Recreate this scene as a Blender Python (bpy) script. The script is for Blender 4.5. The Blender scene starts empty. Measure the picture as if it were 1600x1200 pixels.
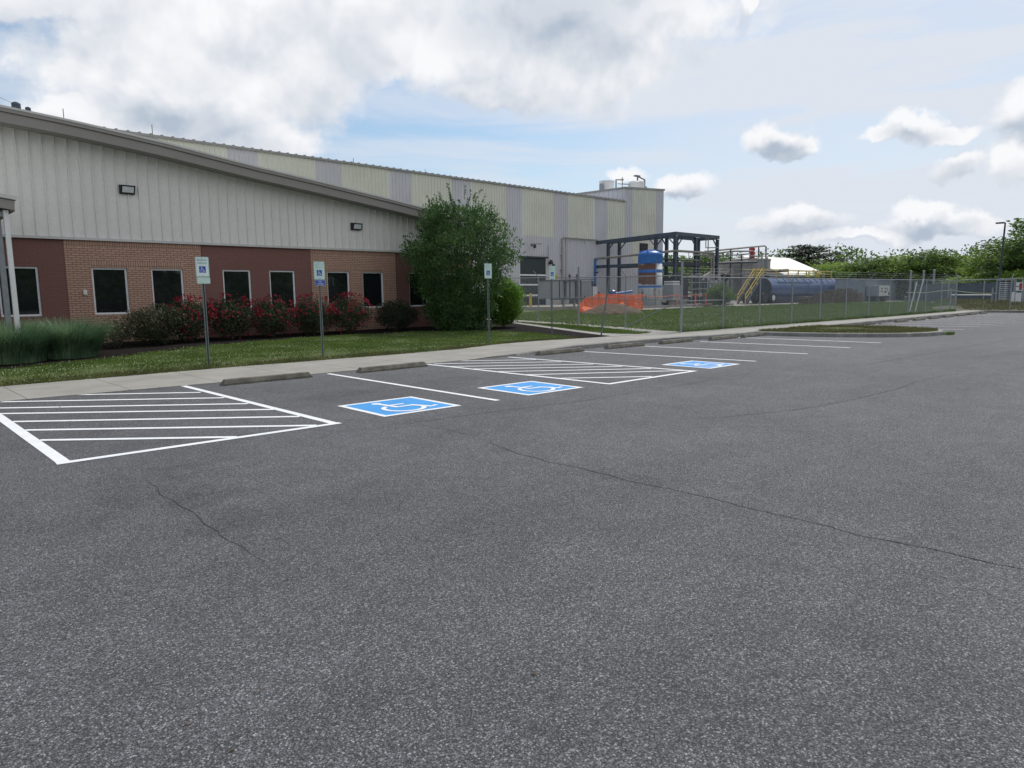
import bpy, bmesh, math, random
from math import radians as R, sin, cos, pi, atan2, hypot, sqrt
from mathutils import Vector, Matrix, noise
random.seed(7)
SC = bpy.context.scene
COL = SC.collection

# ---------------------------------------------------------------- camera
cam_d = bpy.data.cameras.new('camera'); cam = bpy.data.objects.new('camera', cam_d); COL.objects.link(cam)
CXV = Vector((0.7178862, -0.69605564, -0.01208122)); CYV = Vector((0.09840267, 0.0842785, 0.9915715)); CFV = Vector((0.68917075, 0.71302432, -0.12899611))
m = Matrix.Identity(4)
for i in range(3):
    m[i][0] = CXV[i]; m[i][1] = CYV[i]; m[i][2] = -CFV[i]
m.translation = Vector((0, 0, 1.65))
cam.matrix_world = m
cam_d.sensor_width = 36; cam_d.sensor_fit = 'HORIZONTAL'; cam_d.lens = 36 * 1080 / 1600.
cam_d.clip_start = 0.1; cam_d.clip_end = 3000
SC.camera = cam

# ---------------------------------------------------------------- light
SUN_AZ = (cos(R(12)), sin(R(12)))     # towards +X, slightly +Y
SUN_EL = R(52)
sd = bpy.data.lights.new('sun', 'SUN'); sd.energy = 2.7; sd.angle = R(4); sd.color = (1, .955, .89)
sun = bpy.data.objects.new('sun', sd); COL.objects.link(sun)
sv = Vector((cos(SUN_EL) * SUN_AZ[0], cos(SUN_EL) * SUN_AZ[1], sin(SUN_EL)))
sun.rotation_euler = sv.to_track_quat('Z', 'Y').to_euler()
sun.location = (30, 0, 40)

SC.view_settings.view_transform = 'Standard'; SC.view_settings.look = 'None'
SC.view_settings.exposure = 0.14; SC.view_settings.gamma = 1.0
SC.cycles.max_bounces = 6; SC.cycles.diffuse_bounces = 3; SC.cycles.glossy_bounces = 3
SC.cycles.transmission_bounces = 3; SC.cycles.transparent_max_bounces = 8
SC.cycles.use_denoising = True

# ---------------------------------------------------------------- world: Nishita sky and clouds placed by compass direction
W = bpy.data.worlds.new('World'); SC.world = W; W.use_nodes = True
nt = W.node_tree; nt.nodes.clear()
def N(t, kind, **kw):
    n = t.nodes.new(kind)
    for k, v in kw.items(): setattr(n, k, v)
    return n
def mth(t, op, a, b=None, clamp=False):
    n = N(t, 'ShaderNodeMath', operation=op, use_clamp=clamp)
    for i, v in enumerate((a, b)):
        if v is None: continue
        if isinstance(v, (int, float)): n.inputs[i].default_value = v
        else: t.links.new(v, n.inputs[i])
    return n.outputs[0]
def vmth(t, op, a, b=None):
    n = N(t, 'ShaderNodeVectorMath', operation=op)
    for i, v in enumerate((a, b)):
        if v is None: continue
        if isinstance(v, (tuple, list)): n.inputs[i].default_value = v
        else: t.links.new(v, n.inputs[i])
    return n.outputs[0]
def mrange(t, v, a, b, c=0, d=1, smooth=True):
    n = N(t, 'ShaderNodeMapRange'); n.interpolation_type = 'SMOOTHSTEP' if smooth else 'LINEAR'; n.clamp = True
    if isinstance(v, (int, float)): n.inputs[0].default_value = v
    else: t.links.new(v, n.inputs[0])
    n.inputs[1].default_value = a; n.inputs[2].default_value = b; n.inputs[3].default_value = c; n.inputs[4].default_value = d
    return n.outputs[0]
def mixc(t, f, a, b):
    n = N(t, 'ShaderNodeMix', data_type='RGBA')
    for s, v in ((0, f), (6, a), (7, b)):
        if isinstance(v, (int, float)): n.inputs[s].default_value = v
        elif isinstance(v, (tuple, list)): n.inputs[s].default_value = (*v[:3], 1)
        else: t.links.new(v, n.inputs[s])
    return n.outputs[2]
def noise_n(t, vec, scale, detail=4, rough=.55, dist=0, color=False):
    n = N(t, 'ShaderNodeTexNoise'); n.inputs['Scale'].default_value = scale; n.inputs['Detail'].default_value = detail
    n.inputs['Roughness'].default_value = rough; n.inputs['Distortion'].default_value = dist
    t.links.new(vec, n.inputs['Vector'])
    return n.outputs['Color'] if color else n.outputs['Fac']

tc = N(nt, 'ShaderNodeTexCoord')
dirn = vmth(nt, 'NORMALIZE', tc.outputs['Generated'])
wcol = noise_n(nt, dirn, 7.0, 5, .6, 0, True)
wv = vmth(nt, 'SUBTRACT', wcol, (.5, .5, .5))
ws = N(nt, 'ShaderNodeVectorMath', operation='SCALE'); nt.links.new(wv, ws.inputs[0]); ws.inputs[3].default_value = .10
wdir = vmth(nt, 'ADD', dirn, ws.outputs[0])
CLOUDS = [((0.1883, 0.9357, 0.3384), 0.22, 0.05), ((0.375, 0.8819, 0.3001), 0.26, 0.11), ((0.3378, 0.9104, 0.2388), 0.215, 0.065), ((0.2588, 0.9452, 0.1989), 0.12, 0.046), ((0.4217, 0.8834, 0.2045), 0.11, 0.05), ((0.5616, 0.7631, 0.3298), 0.26, 0.08), ((0.7128, 0.6203, 0.3247), 0.27, 0.09), ((0.6616, 0.7024, 0.2725), 0.12, 0.034), ((0.7923, 0.5203, 0.3388), 0.10, 0.045),
          ((0.8852, 0.431, 0.187), 0.046, 0.024), ((0.8932, 0.41, 0.178), 0.042, 0.018), ((0.9422, 0.2814, 0.185), 0.046, 0.024), ((0.9340, 0.305, 0.178), 0.04, 0.014), ((0.9517, 0.2401, 0.1762), 0.040, 0.015), ((0.9639, 0.2289, 0.138), 0.034, 0.020), ((0.9682, 0.1724, 0.2005), 0.040, 0.06), ((0.9742, 0.1748, 0.1426), 0.036, 0.034),
          ((0.9139, 0.3959, 0.0901), 0.085, 0.018), ((0.9079, 0.409, 0.100), 0.040, 0.016), ((0.9646, 0.2509, 0.0813), 0.085, 0.018), ((0.9606, 0.262, 0.094), 0.05, 0.016), ((0.8331, 0.5332, 0.1471), 0.055, 0.020), ((0.7891, 0.5912, 0.1667), 0.040, 0.015), ((0.9363, 0.3435, 0.0706), 0.12, 0.014), ((0.83, 0.4371, 0.3466), 0.014, 0.018),
          ((-.3, .75, .55), .5, .2), ((.3, -.8, .45), .6, .2), ((-.8, -.2, .5), .5, .25), ((.2, .3, .93), .35, .3), ((-.5, -.7, .25), .5, .12)]
def blobs(vec, lst, soft0=1.25, soft1=.25):
    acc = None
    for c, a, b in lst:
        z = Vector(c).normalized(); x = z.cross(Vector((0, 0, 1))).normalized(); y = x.cross(z).normalized()
        M3 = Matrix((x, y, z)).transposed()
        mp = N(nt, 'ShaderNodeMapping', vector_type='TEXTURE'); nt.links.new(vec, mp.inputs['Vector'])
        mp.inputs['Location'].default_value = z; mp.inputs['Rotation'].default_value = M3.to_euler(); mp.inputs['Scale'].default_value = (a, b, .5)
        ln = N(nt, 'ShaderNodeVectorMath', operation='LENGTH'); nt.links.new(mp.outputs[0], ln.inputs[0])
        v = mrange(nt, ln.outputs['Value'], soft0, soft1)
        acc = v if acc is None else mth(nt, 'MAXIMUM', acc, v)
    return acc
mask = blobs(wdir, CLOUDS)
d1 = noise_n(nt, dirn, 9.0, 9, .58, .15)
upv = vmth(nt, 'ADD', dirn, (-.010, -.004, .022))
d2 = noise_n(nt, upv, 9.0, 9, .58, .15)
dF = noise_n(nt, wdir, 30.0, 6, .6, .1)
den = mth(nt, 'ADD', mth(nt, 'ADD', mask, mth(nt, 'MULTIPLY', mth(nt, 'SUBTRACT', d1, .5), 1.35)), mth(nt, 'MULTIPLY', mth(nt, 'SUBTRACT', dF, .5), .75))
cloud = mrange(nt, den, .22, .80)
mask_up = blobs(vmth(nt, 'ADD', wdir, (0, 0, .016)), CLOUDS[:25])
dA = noise_n(nt, dirn, 8.0, 4, .5, .2); dB = noise_n(nt, upv, 8.0, 4, .5, .2)
lit = mth(nt, 'ADD', mth(nt, 'MULTIPLY', mth(nt, 'SUBTRACT', dA, dB), 2.2), mth(nt, 'MULTIPLY', mth(nt, 'SUBTRACT', mask, mask_up), .75))
thick = mrange(nt, den, .8, 1.7, .0, .16, False)
shade = mth(nt, 'SUBTRACT', mth(nt, 'ADD', .80, lit), thick, True)
# broad grey undersides where the bank is deepest
grey = blobs(wdir, [((0.69, .635, .362), .20, .05), ((.335, .915, .215), .12, .03), ((.9127, .3959, .086), .08, .016), ((.884, .428, .178), .045, .016), ((.9420, .278, .176), .045, .012), ((.9635, .228, .131), .034, .014), ((.9646, .2509, .077), .08, .013), ((.8331, .5332, .138), .045, .012), ((.972, .172, .175), .04, .02)], 1.2, .1)
shade = mth(nt, 'SUBTRACT', shade, mth(nt, 'MULTIPLY', grey, .62), True)
ccol = mixc(nt, shade, (.46, .535, .64), (.97, .975, .995))
# thin streaky veil over the blue
st = N(nt, 'ShaderNodeMapping'); nt.links.new(dirn, st.inputs['Vector']); st.inputs['Rotation'].default_value = (0, R(-6), 0); st.inputs['Scale'].default_value = (1.2, 1.2, 9)
veil_n = noise_n(nt, st.outputs[0], 2.6, 6, .55, .6)
right = N(nt, 'ShaderNodeVectorMath', operation='DOT_PRODUCT'); nt.links.new(dirn, right.inputs[0]); right.inputs[1].default_value = (.72, -.69, 0)
veil = mth(nt, 'ADD', mrange(nt, veil_n, .36, .66, .06, .62), mrange(nt, right.outputs['Value'], -.05, .34, .03, .62))
sepz = N(nt, 'ShaderNodeSeparateXYZ'); nt.links.new(dirn, sepz.inputs[0])
veil = mth(nt, 'ADD', veil, mrange(nt, sepz.outputs[2], .16, .02, 0, .30), True)
sky = N(nt, 'ShaderNodeTexSky', sky_type='NISHITA'); sky.sun_disc = False; sky.sun_elevation = SUN_EL
sky.sun_rotation = atan2(SUN_AZ[0], SUN_AZ[1]); sky.air_density = 1.2; sky.dust_density = .8; sky.ozone_density = 1.4
bg1 = N(nt, 'ShaderNodeBackground'); nt.links.new(vmth(nt, 'MULTIPLY', sky.outputs[0], (.86, .95, 1.02)), bg1.inputs[0]); bg1.inputs[1].default_value = .105
bg2 = N(nt, 'ShaderNodeBackground'); bg2.inputs[1].default_value = .78; bg2.inputs[0].default_value = (.85, .905, 1.0, 1)
bg3 = N(nt, 'ShaderNodeBackground'); bg3.inputs[1].default_value = .89; nt.links.new(ccol, bg3.inputs[0])
mx1 = N(nt, 'ShaderNodeMixShader'); nt.links.new(veil, mx1.inputs[0]); nt.links.new(bg1.outputs[0], mx1.inputs[1]); nt.links.new(bg2.outputs[0], mx1.inputs[2])
mx2 = N(nt, 'ShaderNodeMixShader'); nt.links.new(cloud, mx2.inputs[0]); nt.links.new(mx1.outputs[0], mx2.inputs[1]); nt.links.new(bg3.outputs[0], mx2.inputs[2])
wo = N(nt, 'ShaderNodeOutputWorld'); nt.links.new(mx2.outputs[0], wo.inputs[0])

# ---------------------------------------------------------------- materials
def mat(name, base, rough=.7, metal=0, var=.15, vscale=3.0, col2=None, bump=0, bscale=60, spec=.5, fine=0, fscale=80, obj=True, streak=0, translucent=0):
    """procedural principled material: base colour broken up by large noise (var / col2), fine grain and optional vertical streaks"""
    M = bpy.data.materials.new(name); M.use_nodes = True; t = M.node_tree; t.nodes.clear()
    o = N(t, 'ShaderNodeOutputMaterial'); p = N(t, 'ShaderNodeBsdfPrincipled')
    c = N(t, 'ShaderNodeTexCoord'); g = N(t, 'ShaderNodeNewGeometry')
    vec = c.outputs['Object'] if obj else g.outputs['Position']
    n1 = noise_n(t, vec, vscale, 5, .6)
    f = mrange(t, n1, .3, .7)
    c2 = col2 if col2 else tuple(x * (1 - var) for x in base)
    cb = base if col2 else tuple(min(1, x * (1 + var)) for x in base)
    col = mixc(t, f, cb, c2)
    if fine:
        n2 = noise_n(t, vec, fscale, 3, .6)
        col = mixc(t, mrange(t, n2, .35, .65, 0, fine), col, tuple(x * .45 for x in base))
    if streak:
        mp = N(t, 'ShaderNodeMapping'); t.links.new(vec, mp.inputs[0]); mp.inputs['Scale'].default_value = (1, 1, .06)
        n3 = noise_n(t, mp.outputs[0], 5, 5, .65)
        col = mixc(t, mrange(t, n3, .5, .75, 0, streak), col, tuple(x * .55 for x in base))
    t.links.new(col, p.inputs['Base Color'])
    p.inputs['Roughness'].default_value = rough; p.inputs['Metallic'].default_value = metal; p.inputs['Specular IOR Level'].default_value = spec
    if bump:
        b = N(t, 'ShaderNodeBump'); b.inputs['Strength'].default_value = bump; b.inputs['Distance'].default_value = .02
        t.links.new(noise_n(t, vec, bscale, 4, .6), b.inputs['Height']); t.links.new(b.outputs[0], p.inputs['Normal'])
    if translucent:
        tr = N(t, 'ShaderNodeBsdfTranslucent'); t.links.new(col, tr.inputs[0])
        ms = N(t, 'ShaderNodeMixShader'); ms.inputs[0].default_value = translucent
        t.links.new(p.outputs[0], ms.inputs[1]); t.links.new(tr.outputs[0], ms.inputs[2]); t.links.new(ms.outputs[0], o.inputs[0])
    else:
        t.links.new(p.outputs[0], o.inputs[0])
    return M
def leafmat(name, ca, cb, cc=None, tr=.3, rough=.55):
    M = bpy.data.materials.new(name); M.use_nodes = True; t = M.node_tree; t.nodes.clear()
    o = N(t, 'ShaderNodeOutputMaterial'); p = N(t, 'ShaderNodeBsdfPrincipled'); g = N(t, 'ShaderNodeNewGeometry')
    col = mixc(t, g.outputs['Random Per Island'], ca, cb)
    oi = N(t, 'ShaderNodeTexCoord')
    col = mixc(t, mrange(t, noise_n(t, oi.outputs['Object'], 1.3, 3), .35, .68), col, cc or tuple(x * .75 for x in ca))
    t.links.new(col, p.inputs['Base Color']); p.inputs['Roughness'].default_value = rough; p.inputs['Specular IOR Level'].default_value = .35
    trn = N(t, 'ShaderNodeBsdfTranslucent'); t.links.new(col, trn.inputs[0])
    ms = N(t, 'ShaderNodeMixShader'); ms.inputs[0].default_value = tr
    t.links.new(p.outputs[0], ms.inputs[1]); t.links.new(trn.outputs[0], ms.inputs[2]); t.links.new(ms.outputs[0], o.inputs[0])
    return M

def asphalt_mat():
    M = bpy.data.materials.new('asphalt'); M.use_nodes = True; t = M.node_tree; t.nodes.clear()
    o = N(t, 'ShaderNodeOutputMaterial'); p = N(t, 'ShaderNodeBsdfPrincipled'); g = N(t, 'ShaderNodeNewGeometry')
    pos = g.outputs['Position']
    # stone chips of two sizes
    wp = vmth(t, 'ADD', pos, vmth(t, 'MULTIPLY', vmth(t, 'SUBTRACT', noise_n(t, pos, 70, 2, .5, 0, True), (.5, .5, .5)), (.008, .008, .008)))
    v1 = N(t, 'ShaderNodeTexVoronoi'); v1.inputs['Scale'].default_value = 118; t.links.new(wp, v1.inputs['Vector'])
    v2 = N(t, 'ShaderNodeTexVoronoi'); v2.inputs['Scale'].default_value = 250; t.links.new(wp, v2.inputs['Vector'])
    s1 = N(t, 'ShaderNodeSeparateColor'); t.links.new(v1.outputs['Color'], s1.inputs[0])
    s2 = N(t, 'ShaderNodeSeparateColor'); t.links.new(v2.outputs['Color'], s2.inputs[0])
    r1 = N(t, 'ShaderNodeValToRGB'); t.links.new(s1.outputs[0], r1.inputs[0])
    e = r1.color_ramp.elements; e[0].color = (.036, .037, .040, 1); e[1].color = (.41, .415, .44, 1)
    for pz, c in ((.35, (.074, .076, .083, 1)), (.70, (.130, .132, .144, 1)), (.90, (.24, .243, .262, 1))):
        q = e.new(pz); q.color = c
    r2 = N(t, 'ShaderNodeValToRGB'); t.links.new(s2.outputs[1], r2.inputs[0])
    e = r2.color_ramp.elements; e[0].color = (.03, .03, .034, 1); e[1].color = (.27, .27, .28, 1)
    q = e.new(.6); q.color = (.085, .085, .091, 1)
    col = mixc(t, .36, r1.outputs[0], r2.outputs[0])
    # dark binder between the stones
    col = mixc(t, mrange(t, v1.outputs['Distance'], .45, .75, 0, .75), col, (.022, .022, .025))
    big = noise_n(t, pos, .35, 5, .6, .4)
    mid = noise_n(t, pos, 2.3, 5, .65)
    mpt = N(t, 'ShaderNodeMapping'); t.links.new(pos, mpt.inputs[0]); mpt.inputs['Scale'].default_value = (.05, .5, 1)
    trk = noise_n(t, mpt.outputs[0], 1.6, 4, .6)
    f = mth(t, 'ADD', mrange(t, big, .3, .7, .97, 1.20), mrange(t, mid, .25, .75, -.12, .12))
    f = mth(t, 'ADD', f, mrange(t, trk, .35, .7, .06, -.07))
    for (sx, sy, ra, rb, am) in ((1.95, 6.6, .55, .9, .30), (1.9, 5.2, .3, .9, .22), (4.9, 4.0, .25, 1.5, .22), (4.9, 6.4, 1.0, .5, .16), (6.2, 10.4, .8, .5, .15), (8.6, 10.6, .7, .6, .16), (13.6, 10.2, .8, .6, .15), (16.5, 10.2, .7, .6, .14), (19.2, 10.0, .8, .6, .14)):
        q = N(t, 'ShaderNodeMapping', vector_type='TEXTURE'); t.links.new(pos, q.inputs[0]); q.inputs['Location'].default_value = (sx, sy, 0); q.inputs['Scale'].default_value = (ra, rb, 1)
        ln = N(t, 'ShaderNodeVectorMath', operation='LENGTH'); t.links.new(q.outputs[0], ln.inputs[0])
        f = mth(t, 'SUBTRACT', f, mth(t, 'MULTIPLY', mrange(t, mth(t, 'ADD', ln.outputs['Value'], mth(t, 'MULTIPLY', mth(t, 'SUBTRACT', mid, .5), 2.4)), 1.2, .2), am * .6))
    n = N(t, 'ShaderNodeVectorMath', operation='SCALE'); t.links.new(col, n.inputs[0]); t.links.new(f, n.inputs[3])
    t.links.new(n.outputs[0], p.inputs['Base Color']); p.inputs['Roughness'].default_value = .82; p.inputs['Specular IOR Level'].default_value = .4
    hh = mth(t, 'ADD', mth(t, 'MULTIPLY', v1.outputs['Distance'], -1.0), mth(t, 'MULTIPLY', s1.outputs[0], .5))
    hh = mth(t, 'ADD', hh, mth(t, 'MULTIPLY', v2.outputs['Distance'], -.4))
    b = N(t, 'ShaderNodeBump'); b.inputs['Strength'].default_value = .95; b.inputs['Distance'].default_value = .006
    t.links.new(hh, b.inputs['Height']); t.links.new(b.outputs[0], p.inputs['Normal']); t.links.new(p.outputs[0], o.inputs[0])
    return M

def brick_mat(name, c1, c2, mortar, soldier=False, msize=.011, bump=.5):
    M = bpy.data.materials.new(name); M.use_nodes = True; t = M.node_tree; t.nodes.clear()
    o = N(t, 'ShaderNodeOutputMaterial'); p = N(t, 'ShaderNodeBsdfPrincipled'); g = N(t, 'ShaderNodeNewGeometry')
    s = N(t, 'ShaderNodeSeparateXYZ'); t.links.new(g.outputs['Position'], s.inputs[0])
    cb = N(t, 'ShaderNodeCombineXYZ'); t.links.new(s.outputs[0], cb.inputs[0])
    t.links.new(mth(t, 'ADD', s.outputs[2], -3.42 + .0677 * 60), cb.inputs[1])
    b = N(t, 'ShaderNodeTexBrick'); t.links.new(cb.outputs[0], b.inputs['Vector'])
    b.inputs['Scale'].default_value = 1; b.inputs['Mortar Size'].default_value = msize; b.inputs['Mortar Smooth'].default_value = .2
    b.inputs['Brick Width'].default_value = .0677 if soldier else .2133; b.inputs['Row Height'].default_value = .30 if soldier else .0677
    if soldier: b.offset = 0
    b.inputs['Color1'].default_value = (*c1, 1); b.inputs['Color2'].default_value = (*c2, 1); b.inputs['Mortar'].default_value = (*mortar, 1)
    nz = noise_n(t, g.outputs['Position'], 25, 3)
    col = mixc(t, mrange(t, nz, .3, .7, 0, .3), b.outputs['Color'], tuple(x * .6 for x in c1))
    nz2 = noise_n(t, g.outputs['Position'], .9, 4)
    col = mixc(t, mrange(t, nz2, .4, .7, 0, .22), col, tuple(x * .7 for x in c1))
    t.links.new(col, p.inputs['Base Color']); p.inputs['Roughness'].default_value = .85
    bp = N(t, 'ShaderNodeBump'); bp.invert = True; bp.inputs['Strength'].default_value = bump; bp.inputs['Distance'].default_value = .008
    t.links.new(b.outputs['Fac'], bp.inputs['Height']); t.links.new(bp.outputs[0], p.inputs['Normal']); t.links.new(p.outputs[0], o.inputs[0])
    return M

MT = {}
MT['asphalt'] = asphalt_mat()
MT['paint'] = mat('road_paint_white', (.80, .82, .84), .65, var=.05, vscale=4, fine=.35, fscale=110, obj=False, bump=.25, bscale=140)
MT['paint_old'] = mat('worn_road_paint', (.62, .63, .65), .7, var=.15, vscale=6, fine=.6, fscale=90, obj=False)
MT['paint_blue'] = mat('road_paint_blue', (.032, .29, .68), .65, var=.06, vscale=4, fine=.3, fscale=110, obj=False, bump=.25, bscale=140)
MT['concrete'] = mat('concrete', (.32, .31, .28), .88, col2=(.25, .24, .215), vscale=1.2, fine=.25, fscale=60, obj=False, bump=.2)
MT['kerb'] = mat('kerb_concrete', (.24, .235, .225), .9, var=.25, vscale=2.5, fine=.35, fscale=40, obj=False, bump=.3)
MT['stop'] = mat('weathered_concrete', (.19, .18, .145), .9, col2=(.085, .08, .065), vscale=5, fine=.4, fscale=50, bump=.5, bscale=40)
MT['grass_soil'] = mat('lawn_turf', (.072, .108, .026), .95, col2=(.105, .122, .038), vscale=.9, fine=.6, fscale=45, obj=False, bump=.6, bscale=60)
MT['grass_dry'] = mat('dry_turf', (.115, .105, .055), .95, col2=(.07, .085, .03), vscale=.5, fine=.6, fscale=20, obj=False, bump=.5)
MT['field'] = mat('field', (.06, .085, .028), .95, col2=(.10, .10, .05), vscale=.15, obj=False)
MT['mulch'] = mat('mulch', (.017, .014, .013), .95, var=.5, vscale=14, fine=.7, fscale=60, obj=False, bump=1, bscale=45, spec=.08)
MT['gravel'] = mat('gravel', (.30, .285, .26), .95, var=.25, vscale=1.5, fine=.5, fscale=30, obj=False, bump=.6)
MT['soil'] = mat('brown_soil', (.11, .062, .042), .95, col2=(.065, .06, .03), vscale=3, fine=.5, fscale=30, bump=.8, bscale=20)
MT['crack'] = mat('crack_filler', (.020, .020, .022), .9, var=.3, obj=False)
MT['siding'] = mat('offwhite_metal_siding', (.745, .73, .685), .55, var=.03, vscale=.7, fine=.10, fscale=14, obj=False, streak=.08)
MT['trim'] = mat('taupe_trim', (.265, .245, .225), .55, var=.05, vscale=.8, obj=False, fine=.12, fscale=20)
MT['trim_light'] = mat('light_trim', (.55, .54, .51), .5, var=.05, obj=False)
MT['soffit'] = mat('soffit_metal', (.33, .325, .31), .6, var=.04, obj=False)
MT['brick_tan'] = brick_mat('tan_brick', (.54, .345, .25), (.46, .28, .20), (.165, .09, .072))
MT['soldier_tan'] = brick_mat('tan_soldier_brick', (.54, .345, .25), (.45, .275, .20), (.17, .095, .075), True)
MT['brick_red'] = brick_mat('painted_red_brick', (.225, .108, .090), (.205, .099, .083), (.165, .080, .068), False, .010, .25)
MT['white_frame'] = mat('white_window_frame', (.80, .80, .81), .4, var=.03)
MT['reveal'] = mat('dark_reveal', (.05, .04, .04), .8)
MT['pane'] = mat('tinted_glass', (.010, .013, .015), .03, var=.1, spec=.9)
MT['wh_wall'] = mat('warehouse_metal', (.57, .57, .59), .55, var=.05, vscale=.35, streak=.14, obj=False, fine=.12, fscale=9)
MT['wh_yellow'] = mat('yellowed_translucent_panel', (.66, .665, .575), .55, var=.05, vscale=.4, streak=.16, obj=False, fine=.1, fscale=12)
MT['wh_cream'] = mat('cream_panel', (.64, .635, .555), .55, var=.06, vscale=.4, streak=.25, obj=False)
MT['wh_trim'] = mat('warehouse_gutter', (.27, .265, .25), .5, var=.1, obj=False)
MT['galv'] = mat('galvanised_steel', (.27, .29, .31), .55, metal=.25, var=.12, vscale=6)
MT['wire'] = mat('galvanised_wire', (.33, .36, .38), .55, metal=.2, var=.1)
MT['post_green'] = mat('greenish_channel_post', (.16, .20, .20), .6, metal=.3, var=.15, vscale=8)
MT['post_dark'] = mat('dark_channel', (.045, .06, .06), .7)
MT['steel_blue'] = mat('painted_blue_grey_steel', (.065, .085, .115), .6, var=.2, vscale=3, fine=.2)
MT['steel_dark'] = mat('dark_steel', (.04, .045, .055), .6, var=.2)
MT['pipe'] = mat('weathered_pipe', (.24, .23, .215), .6, var=.2, vscale=2)
MT['rust'] = mat('rust_brown', (.12, .055, .035), .9, var=.3)
MT['tank_blue'] = mat('blue_fibreglass', (.035, .15, .45), .4, var=.12, vscale=1.5)
MT['tank_grey'] = mat('grey_painted_tank', (.26, .275, .29), .6, var=.1, vscale=.9, streak=.25)
MT['conc_tank'] = mat('grey_silo', (.30, .295, .28), .75, var=.12, vscale=.6, streak=.35)
MT['white'] = mat('white_paint', (.70, .70, .69), .5, var=.05)
MT['white_fabric'] = mat('white_tent_fabric', (.80, .78, .72), .8, var=.04, vscale=.4)
MT['gable'] = mat('shade_grey_tent_gable', (.36, .37, .39), .8, var=.05)  # shade on the tent's gable end is put into this grey
MT['yellow'] = mat('safety_yellow', (.60, .43, .07), .5, var=.12)
MT['orange'] = mat('orange_barrier', (.90, .21, .08), .7, var=.12, vscale=3, translucent=.35)
MT['orange_post'] = mat('orange_post', (.75, .14, .08), .6)
MT['navy'] = mat('navy_paint', (.055, .105, .24), .35, var=.12, vscale=.8)
MT['navy_dark'] = mat('dark_navy_paint', (.022, .03, .055), .5, var=.15)
MT['tyre'] = mat('tyre_rubber', (.02, .02, .02), .85)
MT['black'] = mat('black_plastic', (.02, .02, .022), .45)
MT['lens'] = mat('lamp_lens', (.72, .76, .80), .2, var=.1)
MT['cont'] = mat('container_blue_grey', (.20, .235, .28), .6, var=.1, vscale=1)
MT['timber'] = mat('weathered_pallet_wood', (.20, .15, .115), .9, var=.35, vscale=2, fine=.3, fscale=30)
MT['brickpile'] = brick_mat('stacked_brick', (.20, .085, .055), (.14, .07, .05), (.04, .03, .03))
MT['red'] = mat('red_paint', (.42, .03, .025), .5)
MT['sign_white'] = mat('sign_white', (.66, .76, .73), .5, var=.04)
MT['sign_mint'] = mat('faded_green_white', (.52, .68, .61), .5, var=.06)
MT['sign_green'] = mat('sign_green', (.06, .27, .20), .5)
MT['sign_faded'] = mat('sign_faded_green', (.33, .54, .48), .5)
MT['sign_blue'] = mat('sign_blue', (.015, .075, .36), .45)
MT['bark'] = mat('bark', (.07, .055, .042), .95, var=.3, vscale=8, bump=.6)
MT['door'] = mat('dark_roller_door', (.035, .05, .052), .55, var=.12)
MT['tape'] = mat('yellow_tape', (.62, .60, .33), .6)
MT['dark_int'] = mat('dark_opening', (.02, .02, .022), .8)
MT['leaf_tree'] = leafmat('leaf_big_tree', (.060, .130, .034), (.125, .225, .065), (.034, .085, .026), .38)
MT['leaf_lime'] = leafmat('leaf_lime_bush', (.12, .25, .03), (.20, .34, .045), (.085, .19, .025), .45)
MT['leaf_dark'] = leafmat('leaf_dark_shrub', (.022, .035, .016), (.045, .055, .026), (.018, .028, .014), .2)
MT['leaf_bronze'] = leafmat('leaf_bronze_shrub', (.040, .055, .024), (.075, .085, .040), (.032, .042, .02), .2)
MT['leaf_rose'] = leafmat('leaf_rose', (.030, .055, .024), (.050, .075, .032), (.05, .035, .022), .2)
MT['petal'] = leafmat('rose_petal', (.31, .016, .042), (.43, .045, .085), (.21, .012, .025), .28)
MT['leaf_blade'] = leafmat('ornamental_grass_blade', (.115, .20, .105), (.26, .37, .21), (.075, .15, .08), .4)
MT['leaf_a'] = leafmat('leaf_far_dark', (.11, .195, .042), (.18, .27, .065), (.055, .11, .03), .45)
MT['leaf_b'] = leafmat('leaf_far_yellow', (.23, .34, .055), (.33, .44, .085), (.12, .21, .04), .5)
MT['leaf_c'] = leafmat('leaf_conifer', (.018, .035, .018), (.03, .05, .024), (.014, .026, .014), .15)
MT['blade'] = leafmat('lawn_blade', (.098, .170, .030), (.16, .225, .048), (.075, .13, .024), .3)
MT['blade_dry'] = leafmat('dry_blade', (.12, .13, .045), (.17, .155, .07), (.09, .10, .035), .25)
MT['clover'] = mat('clover_flower', (.50, .52, .36), .8, var=.1)
MT['mound'] = mat('unseen_mound_green', (.035, .06, .025), .95, col2=(.02, .035, .018), vscale=.06, obj=False, fine=.5, fscale=.5, bump=1, bscale=.4)

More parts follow.
